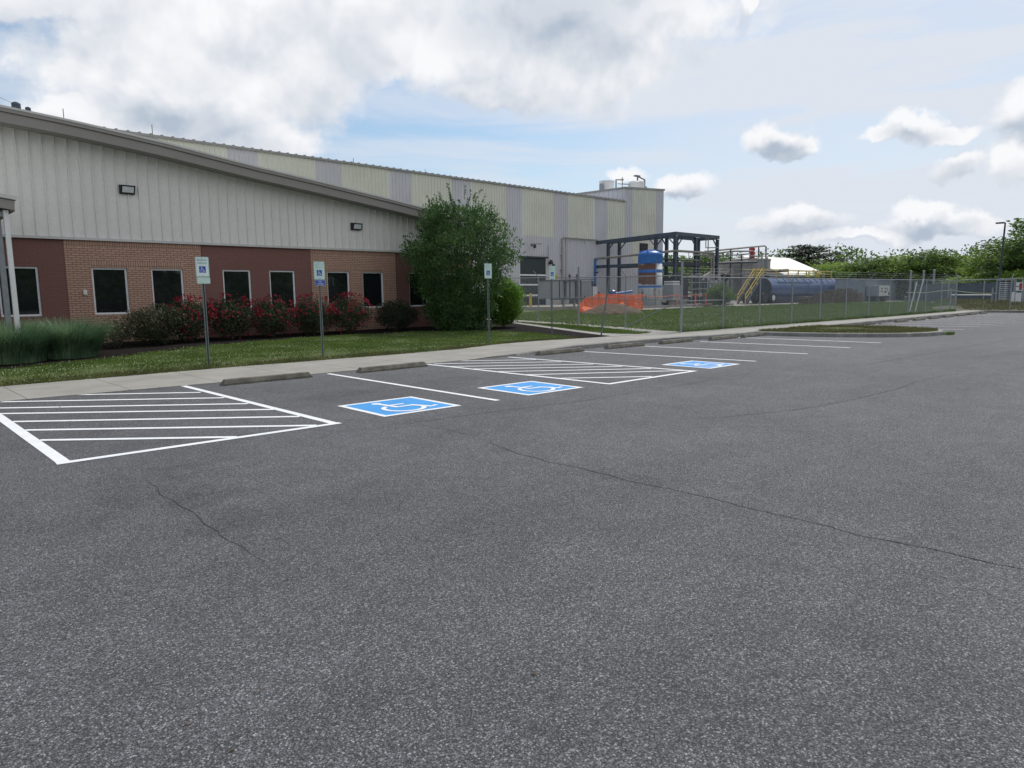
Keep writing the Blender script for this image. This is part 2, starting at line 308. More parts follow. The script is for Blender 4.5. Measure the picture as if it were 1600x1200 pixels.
# ---------------------------------------------------------------- mesh builder
class MB:
    def __init__(s): s.v = []; s.f = []; s.mi = []; s.cur = 0
    def face(s, pts):
        b = len(s.v); s.v += [tuple(p) for p in pts]; s.f.append(tuple(range(b, b + len(pts)))); s.mi.append(s.cur)
    def add(s, vs, fs):
        b = len(s.v); s.v += [tuple(p) for p in vs]
        for f in fs: s.f.append(tuple(i + b for i in f)); s.mi.append(s.cur)
    def box(s, x0, x1, y0, y1, z0, z1):
        s.add([(x0, y0, z0), (x1, y0, z0), (x1, y1, z0), (x0, y1, z0), (x0, y0, z1), (x1, y0, z1), (x1, y1, z1), (x0, y1, z1)],
              [(0, 3, 2, 1), (4, 5, 6, 7), (0, 1, 5, 4), (1, 2, 6, 5), (2, 3, 7, 6), (3, 0, 4, 7)])
    def beam(s, p, q, w, h=None, up=(0, 0, 1)):
        h = h or w; p = Vector(p); q = Vector(q); d = (q - p).normalized(); u = Vector(up)
        if abs(d.dot(u)) > .98: u = Vector((1, 0, 0))
        a = d.cross(u).normalized(); b = a.cross(d).normalized(); a *= w / 2; b *= h / 2
        s.add([p - a - b, p + a - b, p + a + b, p - a + b, q - a - b, q + a - b, q + a + b, q - a + b],
              [(0, 3, 2, 1), (4, 5, 6, 7), (0, 1, 5, 4), (1, 2, 6, 5), (2, 3, 7, 6), (3, 0, 4, 7)])
    def tube(s, pts, r, n=8, cap=True):
        pts = [Vector(p) for p in pts]; rs = r if isinstance(r, (list, tuple)) else [r] * len(pts); vs = []; fs = []
        pa = None
        for i, p in enumerate(pts):
            d = (pts[min(i + 1, len(pts) - 1)] - pts[max(i - 1, 0)]).normalized()
            if pa is None: u = Vector((0, 0, 1)) if abs(d.z) < .9 else Vector((1, 0, 0)); a = d.cross(u).normalized()
            else: a = (pa - d * pa.dot(d)).normalized()
            pa = a; b = d.cross(a)
            for k in range(n): vs.append(p + (a * cos(2 * pi * k / n) + b * sin(2 * pi * k / n)) * rs[i])
        for i in range(len(pts) - 1):
            for k in range(n):
                k2 = (k + 1) % n; fs.append((i * n + k, i * n + k2, (i + 1) * n + k2, (i + 1) * n + k))
        if cap: fs.append(tuple(range(n - 1, -1, -1))); fs.append(tuple(range((len(pts) - 1) * n, len(pts) * n)))
        s.add(vs, fs)
    def lathe(s, prof, c, n=24, cap=True):
        vs = []; fs = []
        for r, z in prof:
            for k in range(n): vs.append((c[0] + r * cos(2 * pi * k / n), c[1] + r * sin(2 * pi * k / n), c[2] + z))
        for i in range(len(prof) - 1):
            for k in range(n):
                k2 = (k + 1) % n; fs.append((i * n + k, i * n + k2, (i + 1) * n + k2, (i + 1) * n + k))
        if cap: fs.append(tuple(range(n - 1, -1, -1))); fs.append(tuple(range((len(prof) - 1) * n, len(prof) * n)))
        s.add(vs, fs)
    def poly(s, pts): s.face(pts)
    def prism(s, pts, z0, z1):          # pts: ccw xy polygon, z0/z1 numbers
        n = len(pts); s.add([(x, y, z0) for x, y in pts] + [(x, y, z1) for x, y in pts],
            [tuple(range(n - 1, -1, -1)), tuple(range(n, 2 * n))] + [(i, (i + 1) % n, n + (i + 1) % n, n + i) for i in range(n)])
    def build(s, name, m, parent=None, smooth=False, mats=None):
        off = Vector((0, 0, 0)); q = parent
        while q: off += q.location; q = q.parent
        me = bpy.data.meshes.new(name); me.from_pydata([(v[0] - off.x, v[1] - off.y, v[2] - off.z) for v in s.v], [], s.f)
        if mats:
            for x in mats: me.materials.append(x)
            me.polygons.foreach_set('material_index', s.mi)
        else: me.materials.append(m)
        if smooth: me.polygons.foreach_set('use_smooth', [True] * len(me.polygons))
        me.update()
        o = bpy.data.objects.new(name, me); COL.objects.link(o); o.parent = parent
        return o
def tag(o, label=None, cat=None, group=None, kind=None):
    if label: o['label'] = label
    if cat: o['category'] = cat
    if group: o['group'] = group
    if kind: o['kind'] = kind
    return o
def thing(name, label, cat, loc=(0, 0, 0), group=None):
    o = bpy.data.objects.new(name, None); COL.objects.link(o); o.location = loc; o.empty_display_size = .2
    return tag(o, label, cat, group)
def recentre(o, loc):                      # move a one-mesh thing's origin to its base
    loc = Vector(loc); o.data.transform(Matrix.Translation(-loc)); o.location = loc; return o
def copy_thing(r, loc, rz=0, scale=None, label=None):
    c = r.copy(); COL.objects.link(c); c.location = loc; c.rotation_euler = (0, 0, rz)
    if scale: c.scale = scale
    if label: c['label'] = label
    for ch in r.children:
        d = ch.copy(); COL.objects.link(d); d.parent = c
        for g in ch.children:
            e = g.copy(); COL.objects.link(e); e.parent = d
    return c
def structure(o): o['kind'] = 'structure'; return o

# ---------------------------------------------------------------- terrain
def tz(x, y): return .13 + min(max(y - 15.8, 0), 24.5) * .02
def clip(poly, y, keep_above):
    out = []; n = len(poly)
    for i in range(n):
        a, b = poly[i], poly[(i + 1) % n]; ia = (a[1] >= y) == keep_above or a[1] == y; ib = (b[1] >= y) == keep_above or b[1] == y
        if ia: out.append(a)
        if ia != ib:
            t = (y - a[1]) / (b[1] - a[1]); out.append((a[0] + t * (b[0] - a[0]), y))
    return out
def drape(mb, poly, dz):
    for lo, hi in ((-1e4, 15.8), (15.8, 40.3), (40.3, 1e4)):
        p = poly
        if min(q[1] for q in p) < lo: p = clip(p, lo, True)
        if p and max(q[1] for q in p) > hi: p = clip(p, hi, False)
        if len(p) > 2: mb.face([(x, y, tz(x, y) + dz) for x, y in p])
def ccw(p):
    a = sum(p[i][0] * p[(i + 1) % len(p)][1] - p[(i + 1) % len(p)][0] * p[i][1] for i in range(len(p)))
    return p if a > 0 else p[::-1]
def interp(tab, x):
    if x <= tab[0][0]: return tab[0][1]
    for (a, b), (c, d) in zip(tab, tab[1:]):
        if x <= c: return b + (d - b) * (x - a) / (c - a)
    return tab[-1][1]
KERB = [(-40, 14.0), (1.75, 13.88), (5.9, 13.55), (8.9, 13.41), (12.7, 13.30), (15.3, 13.30), (19.1, 13.15), (20.6, 12.98), (22.0, 12.62), (23.6, 12.42), (40, 12.05), (50.5, 11.75), (56.6, 11.7)]
GEDGE = [(-40, 16.4), (2.1, 16.25), (6.1, 16.35), (11.4, 16.15), (13.2, 15.85), (15.2, 15.72), (17.8, 15.3), (19.5, 15.03), (23, 14.42), (29.9, 14.2), (35.8, 13.78), (43.5, 13.25), (55, 12.95), (57.5, 12.9)]
def wz(x): return .012 + .118 * max(0, min(1, (x - 12.2) / 3.0))       # walk surface: flush on the left, full kerb on the right

# ground: one sheet to the horizon, dipping under the lot
g = MB()
g.face([(-900, -900, -.09), (900, -900, -.09), (900, 13.2, -.09), (-900, 13.2, -.09)])
g.face([(-900, 13.2, -.09), (900, 13.2, -.09), (900, 17.2, -.07), (-900, 17.2, -.07)])
g.face([(-900, 17.2, -.07), (900, 17.2, -.07), (900, 40.3, .56), (-900, 40.3, .56)])
g.face([(-900, 40.3, .56), (900, 40.3, .56), (900, 1400, .56), (-900, 1400, .56)])
structure(g.build('ground', MT['field']))
# asphalt lot
a = MB()
pts = [(-60, -70), (57.2, -70), (56.9, 9), (56.6, 11.7)] + [(x, y + .02) for x, y in KERB[::-1][1:]] + [(-60, 14.0)]
a.face([(x, y, 0) for x, y in pts])
structure(a.build('parking_lot', MT['asphalt']))
# sidewalk with joints every 1.5 m: slabs separated by narrow grooves
sw = MB(); kb = MB(); xs = []
x = -40.0
while x < 57.2: xs.append(x); x += 1.56
jn = .006
for x0, x1 in zip(xs, xs[1:]):
    for (u, w_) in ((x0 + jn, x1 - jn),):
        k0, k1 = interp(KERB, u), interp(KERB, w_); g0, g1 = interp(GEDGE, u), interp(GEDGE, w_); z0, z1 = wz(u), wz(w_)
        kw0 = .16 if u > 12.2 else 0.0; kw1 = .16 if w_ > 12.2 else 0.0
        sw.face([(u, k0 + kw0, z0), (w_, k1 + kw1, z1), (w_, g1, z1 + .004), (u, g0, z0 + .004)])
        sw.face([(u, k0 + kw0, z0 - .03), (u, k0 + kw0, z0), (u, g0, z0 + .004), (u, g0, z0 - .03)])
        sw.face([(w_, k1 + kw1, z1), (w_, k1 + kw1, z1 - .03), (w_, g1, z1 - .03), (w_, g1, z1 + .004)])
        if kw0 == 0: sw.face([(u, k0, -.03), (w_, k1, -.03), (w_, k1, z1), (u, k0, z0)])
    k0, k1, g0, g1 = interp(KERB, x0), interp(KERB, x1), interp(GEDGE, x0), interp(GEDGE, x1)
    kb.face([(x0, k0 + .02, wz(x0) - .02), (x1, k1 + .02, wz(x1) - .02), (x1, g1, wz(x1) - .02), (x0, g0, wz(x0) - .02)])
structure(sw.build('sidewalk', MT['concrete'])); structure(kb.build('sidewalk_bed', MT['kerb']))
kb = MB(); x = 12.25
while x < 56.5:
    x0, x1 = x + .004, min(x + 3.05, 56.6) - .004; n = 6
    for i in range(n):
        u = x0 + (x1 - x0) * i / n; w_ = x0 + (x1 - x0) * (i + 1) / n; k0, k1 = interp(KERB, u), interp(KERB, w_); z0, z1 = wz(u) + .003, wz(w_) + .003
        kb.face([(u, k0 - .012, -.02), (w_, k1 - .012, -.02), (w_, k1 + .012, z1 - .022), (u, k0 + .012, z0 - .022)])
        kb.face([(u, k0 + .012, z0 - .022), (w_, k1 + .012, z1 - .022), (w_, k1 + .036, z1), (u, k0 + .036, z0)])
        kb.face([(u, k0 + .036, z0), (w_, k1 + .036, z1), (w_, k1 + .157, z1), (u, k0 + .157, z0)])
    x += 3.05
# kerb of the far end of the lot
kb.box(56.6, 56.78, -70, 11.72, -.02, .135)
structure(kb.build('kerb', MT['kerb']))

# lawns
ge = lambda x0, x1: [(x, y) for x, y in GEDGE if x0 < x < x1]
GX = lambda x: (x, interp(GEDGE, x))
lw = MB()
gl = [(x, y + .45) for x, y in GEDGE if x < 19.3] + [(19.55, 15.3)]
for (xa, ya), (xb, yb_) in zip(gl, gl[1:]): lw.face([(xa, ya - .46, wz(xa) - .004), (xb, yb_ - .46, wz(xb) - .004), (xb, yb_, tz(xb, yb_)), (xa, ya, tz(xa, ya))])
drape(lw, ccw(gl + [(19.7, 15.0), (21.2, 19.2), (22.7, 23.4), (23.9, 25.6), (24, 46), (-40, 46)]), .0)
structure(lw.build('lawn', MT['grass_soil']))
lr = MB()
YARD = [(24.5, 44.5), (30.0, 39.5), (34.8, 35.9), (37.6, 33.5), (40.8, 29.2), (50.4, 29.6), (59.5, 28.6), (70.5, 27.3), (81, 24.8), (97.4, 22.7), (130, 21)]
drape(lr, ccw([GX(22.9)] + ge(22.9, 55.2) + [(55.6, 12.95), (57, 17.5), (72, 20.2), (118, 19.5)] + YARD[::-1] + [(24.3, 25)]), .0)
structure(lr.build('fenced_lawn', MT['grass_soil']))
yd = MB()
drape(yd, ccw([(24, 46), (24.0, 44.8)] + YARD[1:] + [(150, 60), (150, 130), (24, 130)]), -.004)
structure(yd.build('gravel_yard', MT['gravel']))
# concrete footpath by the fence, with its strip of grass
fp = MB()
drape(fp, ccw([(19.3, 14.95), (21.0, 14.6), (23.0, 14.42), (23.55, 16.0), (24.0, 18.0), (24.7, 21.0), (24.8, 24), (25.0, 27), (24.2, 27), (22.66, 23.39), (21.01, 19.24), (19.6, 15.3)]), .012)
structure(fp.build('footpath', MT['concrete']))
gs = MB()
drape(gs, ccw([(23.35, 23.9), (23.09, 19.31), (22.4, 16.8), (21.95, 15.1), (20.95, 15.0), (20.6, 16.39), (21.6, 19.2), (22.8, 22.2)]), .028)
structure(gs.build('grass_strip', MT['grass_soil']))
# mulch bed along the wall and its tongue towards the walk
mu = MB()
MUL = [(-8, 18.2), (0.5, 18.0), (2.35, 18.16), (4.33, 18.87), (6.0, 19.9), (7.73, 20.9), (9.6, 21.5), (11.4, 21.83), (13.5, 21.75), (15.4, 21.5), (17.0, 21.08), (18.1, 20.2), (18.7, 19.2), (18.75, 18.0), (18.5, 16.7), (18.0, 15.32), (19.35, 15.08), (21.0, 19.2), (22.66, 23.39), (23.8, 25.4), (23.5, 30), (-8, 30)]
drape(mu, ccw(MUL), .022)
structure(mu.build('mulch_bed', MT['mulch']))
# bank of rough grass beyond the right end of the lot
bk = MB(); rows = []
for j in range(0, 27):
    x = 56.8 + (j / 26.) ** 1.6 * 60; h = .13 + .52 * min(1, (x - 56.8) / 6.5)
    yt = .235 * x - 3.3; rows.append([(x, -60, h), (x, yt, h), (x, yt + 1.5, h * .55 + tz(x, yt + 1.5) * .45), (x, yt + 3.4, tz(x, yt + 3.4) - .02)])
for r0, r1 in zip(rows, rows[1:]):
    for i in range(3): bk.face([r0[i], r1[i], r1[i + 1], r0[i + 1]])
structure(bk.build('grass_bank', MT['grass_dry']))
bt = MB(); bt.face([(63.6, -60, .657), (70.5, -60, .657), (70.5, 13.6, .657), (63.6, 13.6, .657)])
structure(bt.build('access_road', MT['gravel']))
# planted island between the stall rows: kerb ring + grass
isl = [(24.75, 12.45), (24.85, 11.0), (25.25, 9.6), (25.85, 8.5), (26.6, 7.7), (27.5, 7.25), (28.5, 7.1), (29.4, 7.3), (30.1, 7.9), (30.5, 8.8), (30.6, 10.2), (30.6, 12.35)]
def inset(p, d):
    c = (28., 12.5); return [((x - c[0]) * (1 - d / max(.1, hypot(x - c[0], y - c[1]))) + c[0], (y - c[1]) * (1 - d / max(.1, hypot(x - c[0], y - c[1]))) + c[1]) if y < 12 else (x + (d if x < 28 else -d), y) for x, y in p]
ki = MB(); p0, p1, p2, p3 = isl, inset(isl, .012), inset(isl, .045), inset(isl, .17)
for i in range(len(isl) - 1):
    for (A, za), (B, zb) in (((p0, -.02), (p1, .115)), ((p1, .115), (p2, .14)), ((p2, .14), (p3, .14))):
        ki.face([(*A[i], za), (*A[i + 1], za), (*B[i + 1], zb), (*B[i], zb)])
structure(ki.build('island_kerb', MT['kerb']))
gi = MB(); q = inset(isl, .165)
c = (27.9, 10.6, .20)
for i in range(len(q)):
    p, r_ = q[i], q[(i + 1) % len(q)]
    gi.face([(*p, .125), (*r_, .125), c])
structure(gi.build('island_grass', MT['grass_soil']))

# cracks in the asphalt: thin ribbons
def crack(pts, w, seed):
    rnd = random.Random(seed); P = []
    for a_, b_ in zip(pts, pts[1:]):
        L = hypot(b_[0] - a_[0], b_[1] - a_[1]); n = max(2, int(L / .035))
        for i in range(n):
            t_ = i / n; P.append((a_[0] + (b_[0] - a_[0]) * t_, a_[1] + (b_[1] - a_[1]) * t_))
    ang = 0; Q = []
    for i, (x_, y_) in enumerate(P):
        j = noise.noise(Vector((i * .11, seed, 0))) * .045 + noise.noise(Vector((i * .6, seed, 4))) * .016
        k = noise.noise(Vector((i * .13, seed, 9))) * .04 + noise.noise(Vector((i * .7, seed, 2))) * .014
        Q.append(Vector((x_ + j, y_ + k, .003)))
    mb = MB(); L = len(Q)
    for i in range(L - 1):
        d = (Q[i + 1] - Q[i]); nn = Vector((-d.y, d.x, 0))
        if nn.length < 1e-6: continue
        nn.normalize(); e = min(1, i / 12, (L - 1 - i) / 12) 
        f0 = w * (.75 + .9 * abs(noise.noise(Vector((i * .17, seed, 7))))) * max(.15, e)
        mb.face([Q[i] - nn * f0, Q[i + 1] - nn * f0, Q[i + 1] + nn * f0, Q[i] + nn * f0])
    return structure(mb.build('road_crack', MT['crack']))
crack([(5.23, 5.96), (4.95, 5.14), (4.9, 4.54), (4.92, 4.22), (4.89, 3.81), (4.87, 3.45), (4.89, 3.2), (4.91, 2.85), (4.86, 2.54), (4.86, 2.04), (4.82, 1.59), (4.86, 1.25), (4.87, .94), (4.9, .4)], .0045, 1)
crack([(1.9, 6.92), (1.82, 6.24), (1.82, 5.84), (1.8, 5.17), (1.76, 4.72), (1.77, 4.21), (1.81, 3.94)], .003, 2)
crack([(7.62, 4.91), (8.26, 4.54), (8.98, 4.26), (9.68, 4.04), (10.86, 3.86), (12.66, 3.74), (13.72, 3.8), (14.36, 3.77), (15.12, 3.65), (16.22, 3.53)], .006, 3)
crack([(4.87, 7.41), (5.66, 7.22), (6.83, 7.07), (7.97, 6.84), (10.5, 6.7), (13.4, 6.6)], .006, 4)
crack([(5.17, 7.27), (5.24, 6.57), (5.23, 5.96)], .004, 5)
crack([(16, 5.5), (20, 5.3), (26, 4.9), (33, 4.6)], .010, 6)

# painted lines
def line(mb, a_, b_, w, z=.004):
    a_ = Vector((*a_, z)); b_ = Vector((*b_, z)); d = (b_ - a_).normalized(); n = Vector((-d.y, d.x, 0)) * w / 2
    k = max(1, int((b_ - a_).length / .6)); pr = None
    for i in range(k + 1):
        p = a_ + (b_ - a_) * i / k; j = noise.noise(p * 3) * .004
        c_ = (p - n * (1 + j * 8) , p + n * (1 - j * 8))
        if pr: mb.face([pr[0], c_[0], c_[1], pr[1]])
        pr = c_
hA = MB()
line(hA, (1.5, 13.95), (1.5, 8.13), .125); line(hA, (4.55, 14.05 - .35), (4.51, 7.94), .11); line(hA, (1.43, 8.13), (4.58, 7.99), .11, .0048)
for a_, b_ in (((2.68, 13.98), (4.43, 12.46)), ((1.77, 13.85), (4.45, 11.47)), ((1.56, 13.13), (4.45, 10.54)), ((1.55, 12.41), (4.48, 9.69)), ((1.55, 11.46), (4.45, 8.84)), ((1.55, 10.58), (4.27, 8.06)), ((1.55, 9.68), (3.25, 8.10))): line(hA, a_, b_, .10, .0044)
structure(hA.build('hatched_aisle_marking', MT['paint']))
hB = MB()
line(hB, (10.03, 13.3), (9.97, 7.76), .105); line(hB, (12.58, 13.15), (12.75, 7.7), .105); line(hB, (9.92, 7.76), (12.82, 7.70), .105, .0048)
for a_, b_ in (((11.1, 13.3), (12.5, 12.05)), ((10.2, 13.25), (12.5, 11.2)), ((10.04, 12.45), (12.55, 10.24)), ((10.02, 11.65), (12.57, 9.42)), ((10.02, 10.82), (12.6, 8.66)), ((10.0, 9.94), (12.7, 7.92)), ((10.0, 9.02), (11.4, 7.82))): line(hB, a_, b_, .095, .0044)
structure(hB.build('hatched_aisle_marking', MT['paint']))
for a_, b_ in (((7.42, 13.36), (7.27, 7.84)), ((15.14, 12.7), (15.49, 7.7)), ((17.8, 12.5), (18.13, 7.59)), ((20.55, 12.2), (20.8, 7.5)), ((23.2, 12.2), (23.25, 7.46))):
    l_ = MB(); line(l_, a_, b_, .10); structure(l_.build('stall_line', MT['paint']))
for x in (32.3, 35.0, 37.3, 39.8, 42.1, 44.3, 46.9, 49.5, 52.1, 54.7):
    l_ = MB(); line(l_, (x, 11.7), (x + .35, 7.4), .10); structure(l_.build('stall_line', MT['paint_old']))

# accessible parking symbols painted on the road
def isa(scale, o, ex, ey, z, dz=.0006):
    """wheelchair symbol as flat strokes in the frame o + u*ex + v*ey (u,v in 0..1)"""
    mb = MB(); k = [0]
    def P(u, v): 
        w_ = o + ex * (u * scale) + ey * (v * scale) + z * (k[0] * dz); return w_
    def disc(u, v, r, n=20): mb.face([P(u + r * cos(2 * pi * i / n), v + r * sin(2 * pi * i / n)) for i in range(n)]); k[0] += 1
    def stroke(pts, w_):
        L = []; Rr = []
        for i, p in enumerate(pts):
            p = Vector(p); a1 = Vector(pts[max(i - 1, 0)]); b1 = Vector(pts[min(i + 1, len(pts) - 1)]); d = (b1 - a1).normalized(); n_ = Vector((-d.y, d.x)) * w_ / 2
            if 0 < i < len(pts) - 1:
                d1 = (p - a1).normalized(); cs = max(.5, d1.dot(d)); n_ /= cs
            L.append(p + n_); Rr.append(p - n_)
        for i in range(len(pts) - 1): mb.face([P(*Rr[i]), P(*Rr[i + 1]), P(*L[i + 1]), P(*L[i])])
        k[0] += 1
    disc(.36, .87, .068)
    stroke([(.375, .80), (.42, .44), (.66, .44), (.78, .17), (.90, .215)], .075)
    stroke([(.41, .62), (.64, .62)], .06)
    stroke([(.445 + .265 * cos(t_), .315 + .265 * sin(t_)) for t_ in [R(118) + R(236) * i / 22 for i in range(23)]], .065)
    return mb
def pad(c, sz, rot, label):
    t = thing('accessible_parking_symbol', label, 'painted symbol', (c[0], c[1], 0), 'blue wheelchair squares painted on the asphalt')
    ex = Vector((cos(rot), sin(rot), 0)); ey = Vector((-sin(rot), cos(rot), 0)); o = Vector((*c, 0))
    def sq(h, z): return [o + ex * sx * h + ey * sy * h + Vector((0, 0, z)) for sx, sy in ((-1, -1), (1, -1), (1, 1), (-1, 1))]
    b = MB(); A, B = sq(sz / 2, .004), sq(sz / 2 - .085, .004)
    for i in range(4): b.face([A[i], A[(i + 1) % 4], B[(i + 1) % 4], B[i]])
    b.build('white_border', MT['paint'], t)
    f = MB(); f.face(sq(sz / 2 - .085, .0042)); f.build('blue_field', MT['paint_blue'], t)
    s_ = isa(sz - .22, o - ex * (sz - .22) / 2 - ey * (sz - .22) * .52 + Vector((0, 0, .007)), ex, ey, Vector((0, 0, 1))); s_.build('wheelchair_symbol', MT['paint'], t)
pad((5.92, 8.58), 1.34, R(-2), 'large blue and white wheelchair square on asphalt beside the near hatched aisle')
pad((8.66, 8.50), 1.34, R(-2), 'blue wheelchair square on asphalt between the plain white line and the second hatched aisle')
pad((14.04, 8.31), 1.27, R(-1), 'farthest blue wheelchair square, beyond the second hatched aisle')

# ================================================================ OFFICE BUILDING
RT = [(-14, 8.0), (-8, 7.62), (1, 7.02), (3.64, 6.82), (5.1, 6.71), (6.3, 6.59), (7.61, 6.45), (10.61, 6.05), (12.98, 5.79), (16.3, 5.39), (17.62, 5.21), (21.4, 4.74)]
rt = lambda x: interp(RT, x)
WY = 24.0
off = thing('office_building', 'long low office of tan and red brick under off-white siding and sloping taupe fascia', 'building', (12, WY, .29))
WIN = [(-2.6, -1.62), (-.7, .28), (1.2, 2.18), (3.27, 4.25), (5.6, 6.58), (7.27, 8.25), (9.54, 10.52), (11.2, 12.18), (13.48, 14.46), (15.04, 16.02), (17.29, 18.27), (19.1, 20.08)]
BAYS = [(-14, 1.0, 'red'), (1.0, 4.94, 'red'), (4.94, 8.88, 'tan'), (8.88, 12.84, 'red'), (12.84, 16.64, 'tan'), (16.64, 20.8, 'red')]
ZS, ZH, ZB = 1.18, 2.60, 3.42
for x0, x1, kind in BAYS:
    w = MB(); ops = [o_ for o_ in WIN if x0 < o_[0] < x1]
    top = ZB - .205 if kind == 'tan' else ZB; fy = WY if kind == 'tan' else WY + .012
    w.box(x0, x1, fy, WY + .3, 0, ZS)
    e = [x0] + [v for o_ in ops for v in o_] + [x1]
    for i in range(0, len(e), 2): w.box(e[i], e[i + 1], fy, WY + .3, ZS, ZH)
    if kind == 'tan':
        a_, b_ = ops[0][0], ops[-1][1]
        w.box(x0, a_, fy, WY + .3, ZH, top); w.box(b_, x1, fy, WY + .3, ZH, top); w.box(a_, b_, fy, WY + .3, ZH + .205, top)
    else: w.box(x0, x1, fy, WY + .3, ZH, top)
    w.build('brick_wall', MT['brick_' + kind], off)['label'] = ('tan brick wall bay' if kind == 'tan' else 'dark red painted brick wall bay')
    if kind == 'tan':
        s = MB(); s.box(x0, x1, WY, WY + .3, top, ZB); s.box(a_, b_, WY, WY + .3, ZH, ZH + .205); s.build('soldier_course', MT['soldier_tan'], off)
for x0, x1 in WIN:
    f = MB(); y0, y1 = WY + .06, WY + .13; t_ = .055
    f.box(x0, x1, y0, y1, ZH - t_, ZH - .002); f.box(x0, x1, y0, y1, ZS + .002, ZS + t_)
    f.box(x0 + .002, x0 + t_, y0, y1, ZS + t_, ZH - t_); f.box(x1 - t_, x1 - .002, y0, y1, ZS + t_, ZH - t_)
    wn = f.build('window', MT['white_frame'], off)
    p = MB(); p.box(x0 + t_, x1 - t_, WY + .095, WY + .105, ZS + t_, ZH - t_); p.build('pane', MT['pane'], wn)
# bay seams (dark control joints)
for x in (8.88, 16.64): s = MB(); s.box(x - .012, x + .012, WY - .003, WY + .02, .25, ZB - .002); s.build('control_joint', MT['reveal'], off)
# siding with standing ribs
sd_ = MB(); n = 70
for i in range(n):
    x0 = -14 + 34.8 * i / n; x1 = -14 + 34.8 * (i + 1) / n
    z0, z1 = rt(x0) - .40, rt(x1) - .40; yy = WY - .03
    sd_.face([(x0, yy, ZB + .05), (x1, yy, ZB + .05), (x1, yy, z1), (x0, yy, z0)])
sd_.box(-14, 20.8, WY - .02, WY + .28, ZB, ZB + .04)
x = -13.9
while x < 20.75:
    z = rt(x) - .41; yy = WY - .03
    # rib: small trapezoid
    sd_.add([(x - .02, yy, ZB + .06), (x - .010, yy - .052, ZB + .06), (x + .010, yy - .052, ZB + .06), (x + .022, yy, ZB + .06), (x - .02, yy, z), (x - .010, yy - .052, z), (x + .010, yy - .052, z), (x + .022, yy, z)],
            [(0, 1, 5, 4), (1, 2, 6, 5), (2, 3, 7, 6)])
    x += .3085
sd_.build('metal_siding', MT['siding'], off)
tr = MB(); tr.box(-14, 20.83, WY - .085, WY - .022, ZB - .02, ZB + .055); tr.build('base_trim', MT['trim_light'], off)
# roof, fascia, soffit following the slope
rf = MB(); fa = MB(); lip = MB(); so = MB(); ft = MB()
XS = [-14 + i * 35.3 / 60 for i in range(61)]
for x0, x1 in zip(XS, XS[1:]):
    a_, b_ = rt(x0), rt(x1)
    def seg(mb, ya, yb, dz0, dz1):
        mb.add([(x0, ya, a_ + dz0), (x1, ya, b_ + dz0), (x1, yb, b_ + dz0), (x0, yb, a_ + dz0), (x0, ya, a_ + dz1), (x1, ya, b_ + dz1), (x1, yb, b_ + dz1), (x0, yb, a_ + dz1)],
               [(0, 3, 2, 1), (4, 5, 6, 7), (0, 1, 5, 4), (2, 3, 7, 6)])
    seg(rf, 23.24, 44.6, -.06, 0); seg(ft, 23.255, 23.4, -.155, -.066); seg(fa, 23.30, 23.42, -.43, -.165); seg(so, 23.43, 23.975, -.405, -.385)
rf.build('roof', MT['trim_light'], off); ft.build('roof_edge_trim', MT['trim'], off); fa.build('fascia', MT['trim'], off); so.build('soffit', MT['soffit'], off)
e = MB(); x0, x1 = 21.3, 21.42; z = rt(21.3); e.box(x0, x1, 23.3, 44.6, z - .45, z - .07); e.build('eave_board', MT['trim'], off)
sw_ = MB(); sw_.box(20.5, 20.8, WY + .3, 44.6, 0, rt(20.8) - .1); sw_.build('side_wall', MT['siding'], off)
# roof vents of the office
def vent(x, y, zt, r, label):
    t = thing('roof_vent', label, 'vent', (x, y, rt(x)), 'roof vents on the office building')
    b = MB(); b.tube([(x, y, rt(x)), (x, y, zt - r * 1.9)], r * .55, 12); b.build('vent_pipe', MT['galv'], t)
    h = MB()
    prof = [(.45, -1.9), (.8, -1.8), (1, -1.35), (1, -.6), (.85, -.2), (.45, 0)]
    h.lathe([(a_ * r, b_ * r) for a_, b_ in prof], (x, y, zt), 16)
    for k in range(16):
        an = 2 * pi * k / 16; h.beam((x + 1.03 * r * cos(an), y + 1.03 * r * sin(an), zt - 1.6 * r), (x + 1.03 * r * cos(an + .25), y + 1.03 * r * sin(an + .25), zt - .4 * r), r * .08, r * .2)
    h.build('turbine_head', MT['steel_blue'], t)
vent(4.80, 28, 8.03, .12, 'larger turbine vent on the office roof at the left edge')
vent(5.12, 28, 7.93, .075, 'small vent just right of the turbine vent on the office roof')
w = MB(); w.tube([(-4, 27, 10.8), (4.72, 28, 7.98)], .006, 4); tag(w.build('guy_wire', MT['steel_dark']), 'thin wire running down to the turbine vent on the office roof', 'wire')
for x_, y_, z0, z1, lab in ((9.9, 45.3, 11.15, 12.0, 'tall thin rod on the warehouse roof behind the turbine vents'), (14.4, 45.3, 11.15, 11.85, 'short rod on the warehouse roof edge left of the yellow panels'), (28.0, 45.3, 11.15, 11.6, 'short rod halfway along the warehouse roof edge'), (34.5, 45.3, 11.15, 11.55, 'short rod on the roof edge above the big tree')):
    w = MB(); w.tube([(x_, y_, z0), (x_, y_, z1)], .02, 6); w.box(x_ - .08, x_ + .08, y_ - .05, y_ + .05, z0 - .02, z0 + .06)
    tag(recentre(w.build('lightning_rod', MT['steel_dark']), (x_, y_, z0)), lab, 'lightning rod', 'lightning rods along the roof edge')
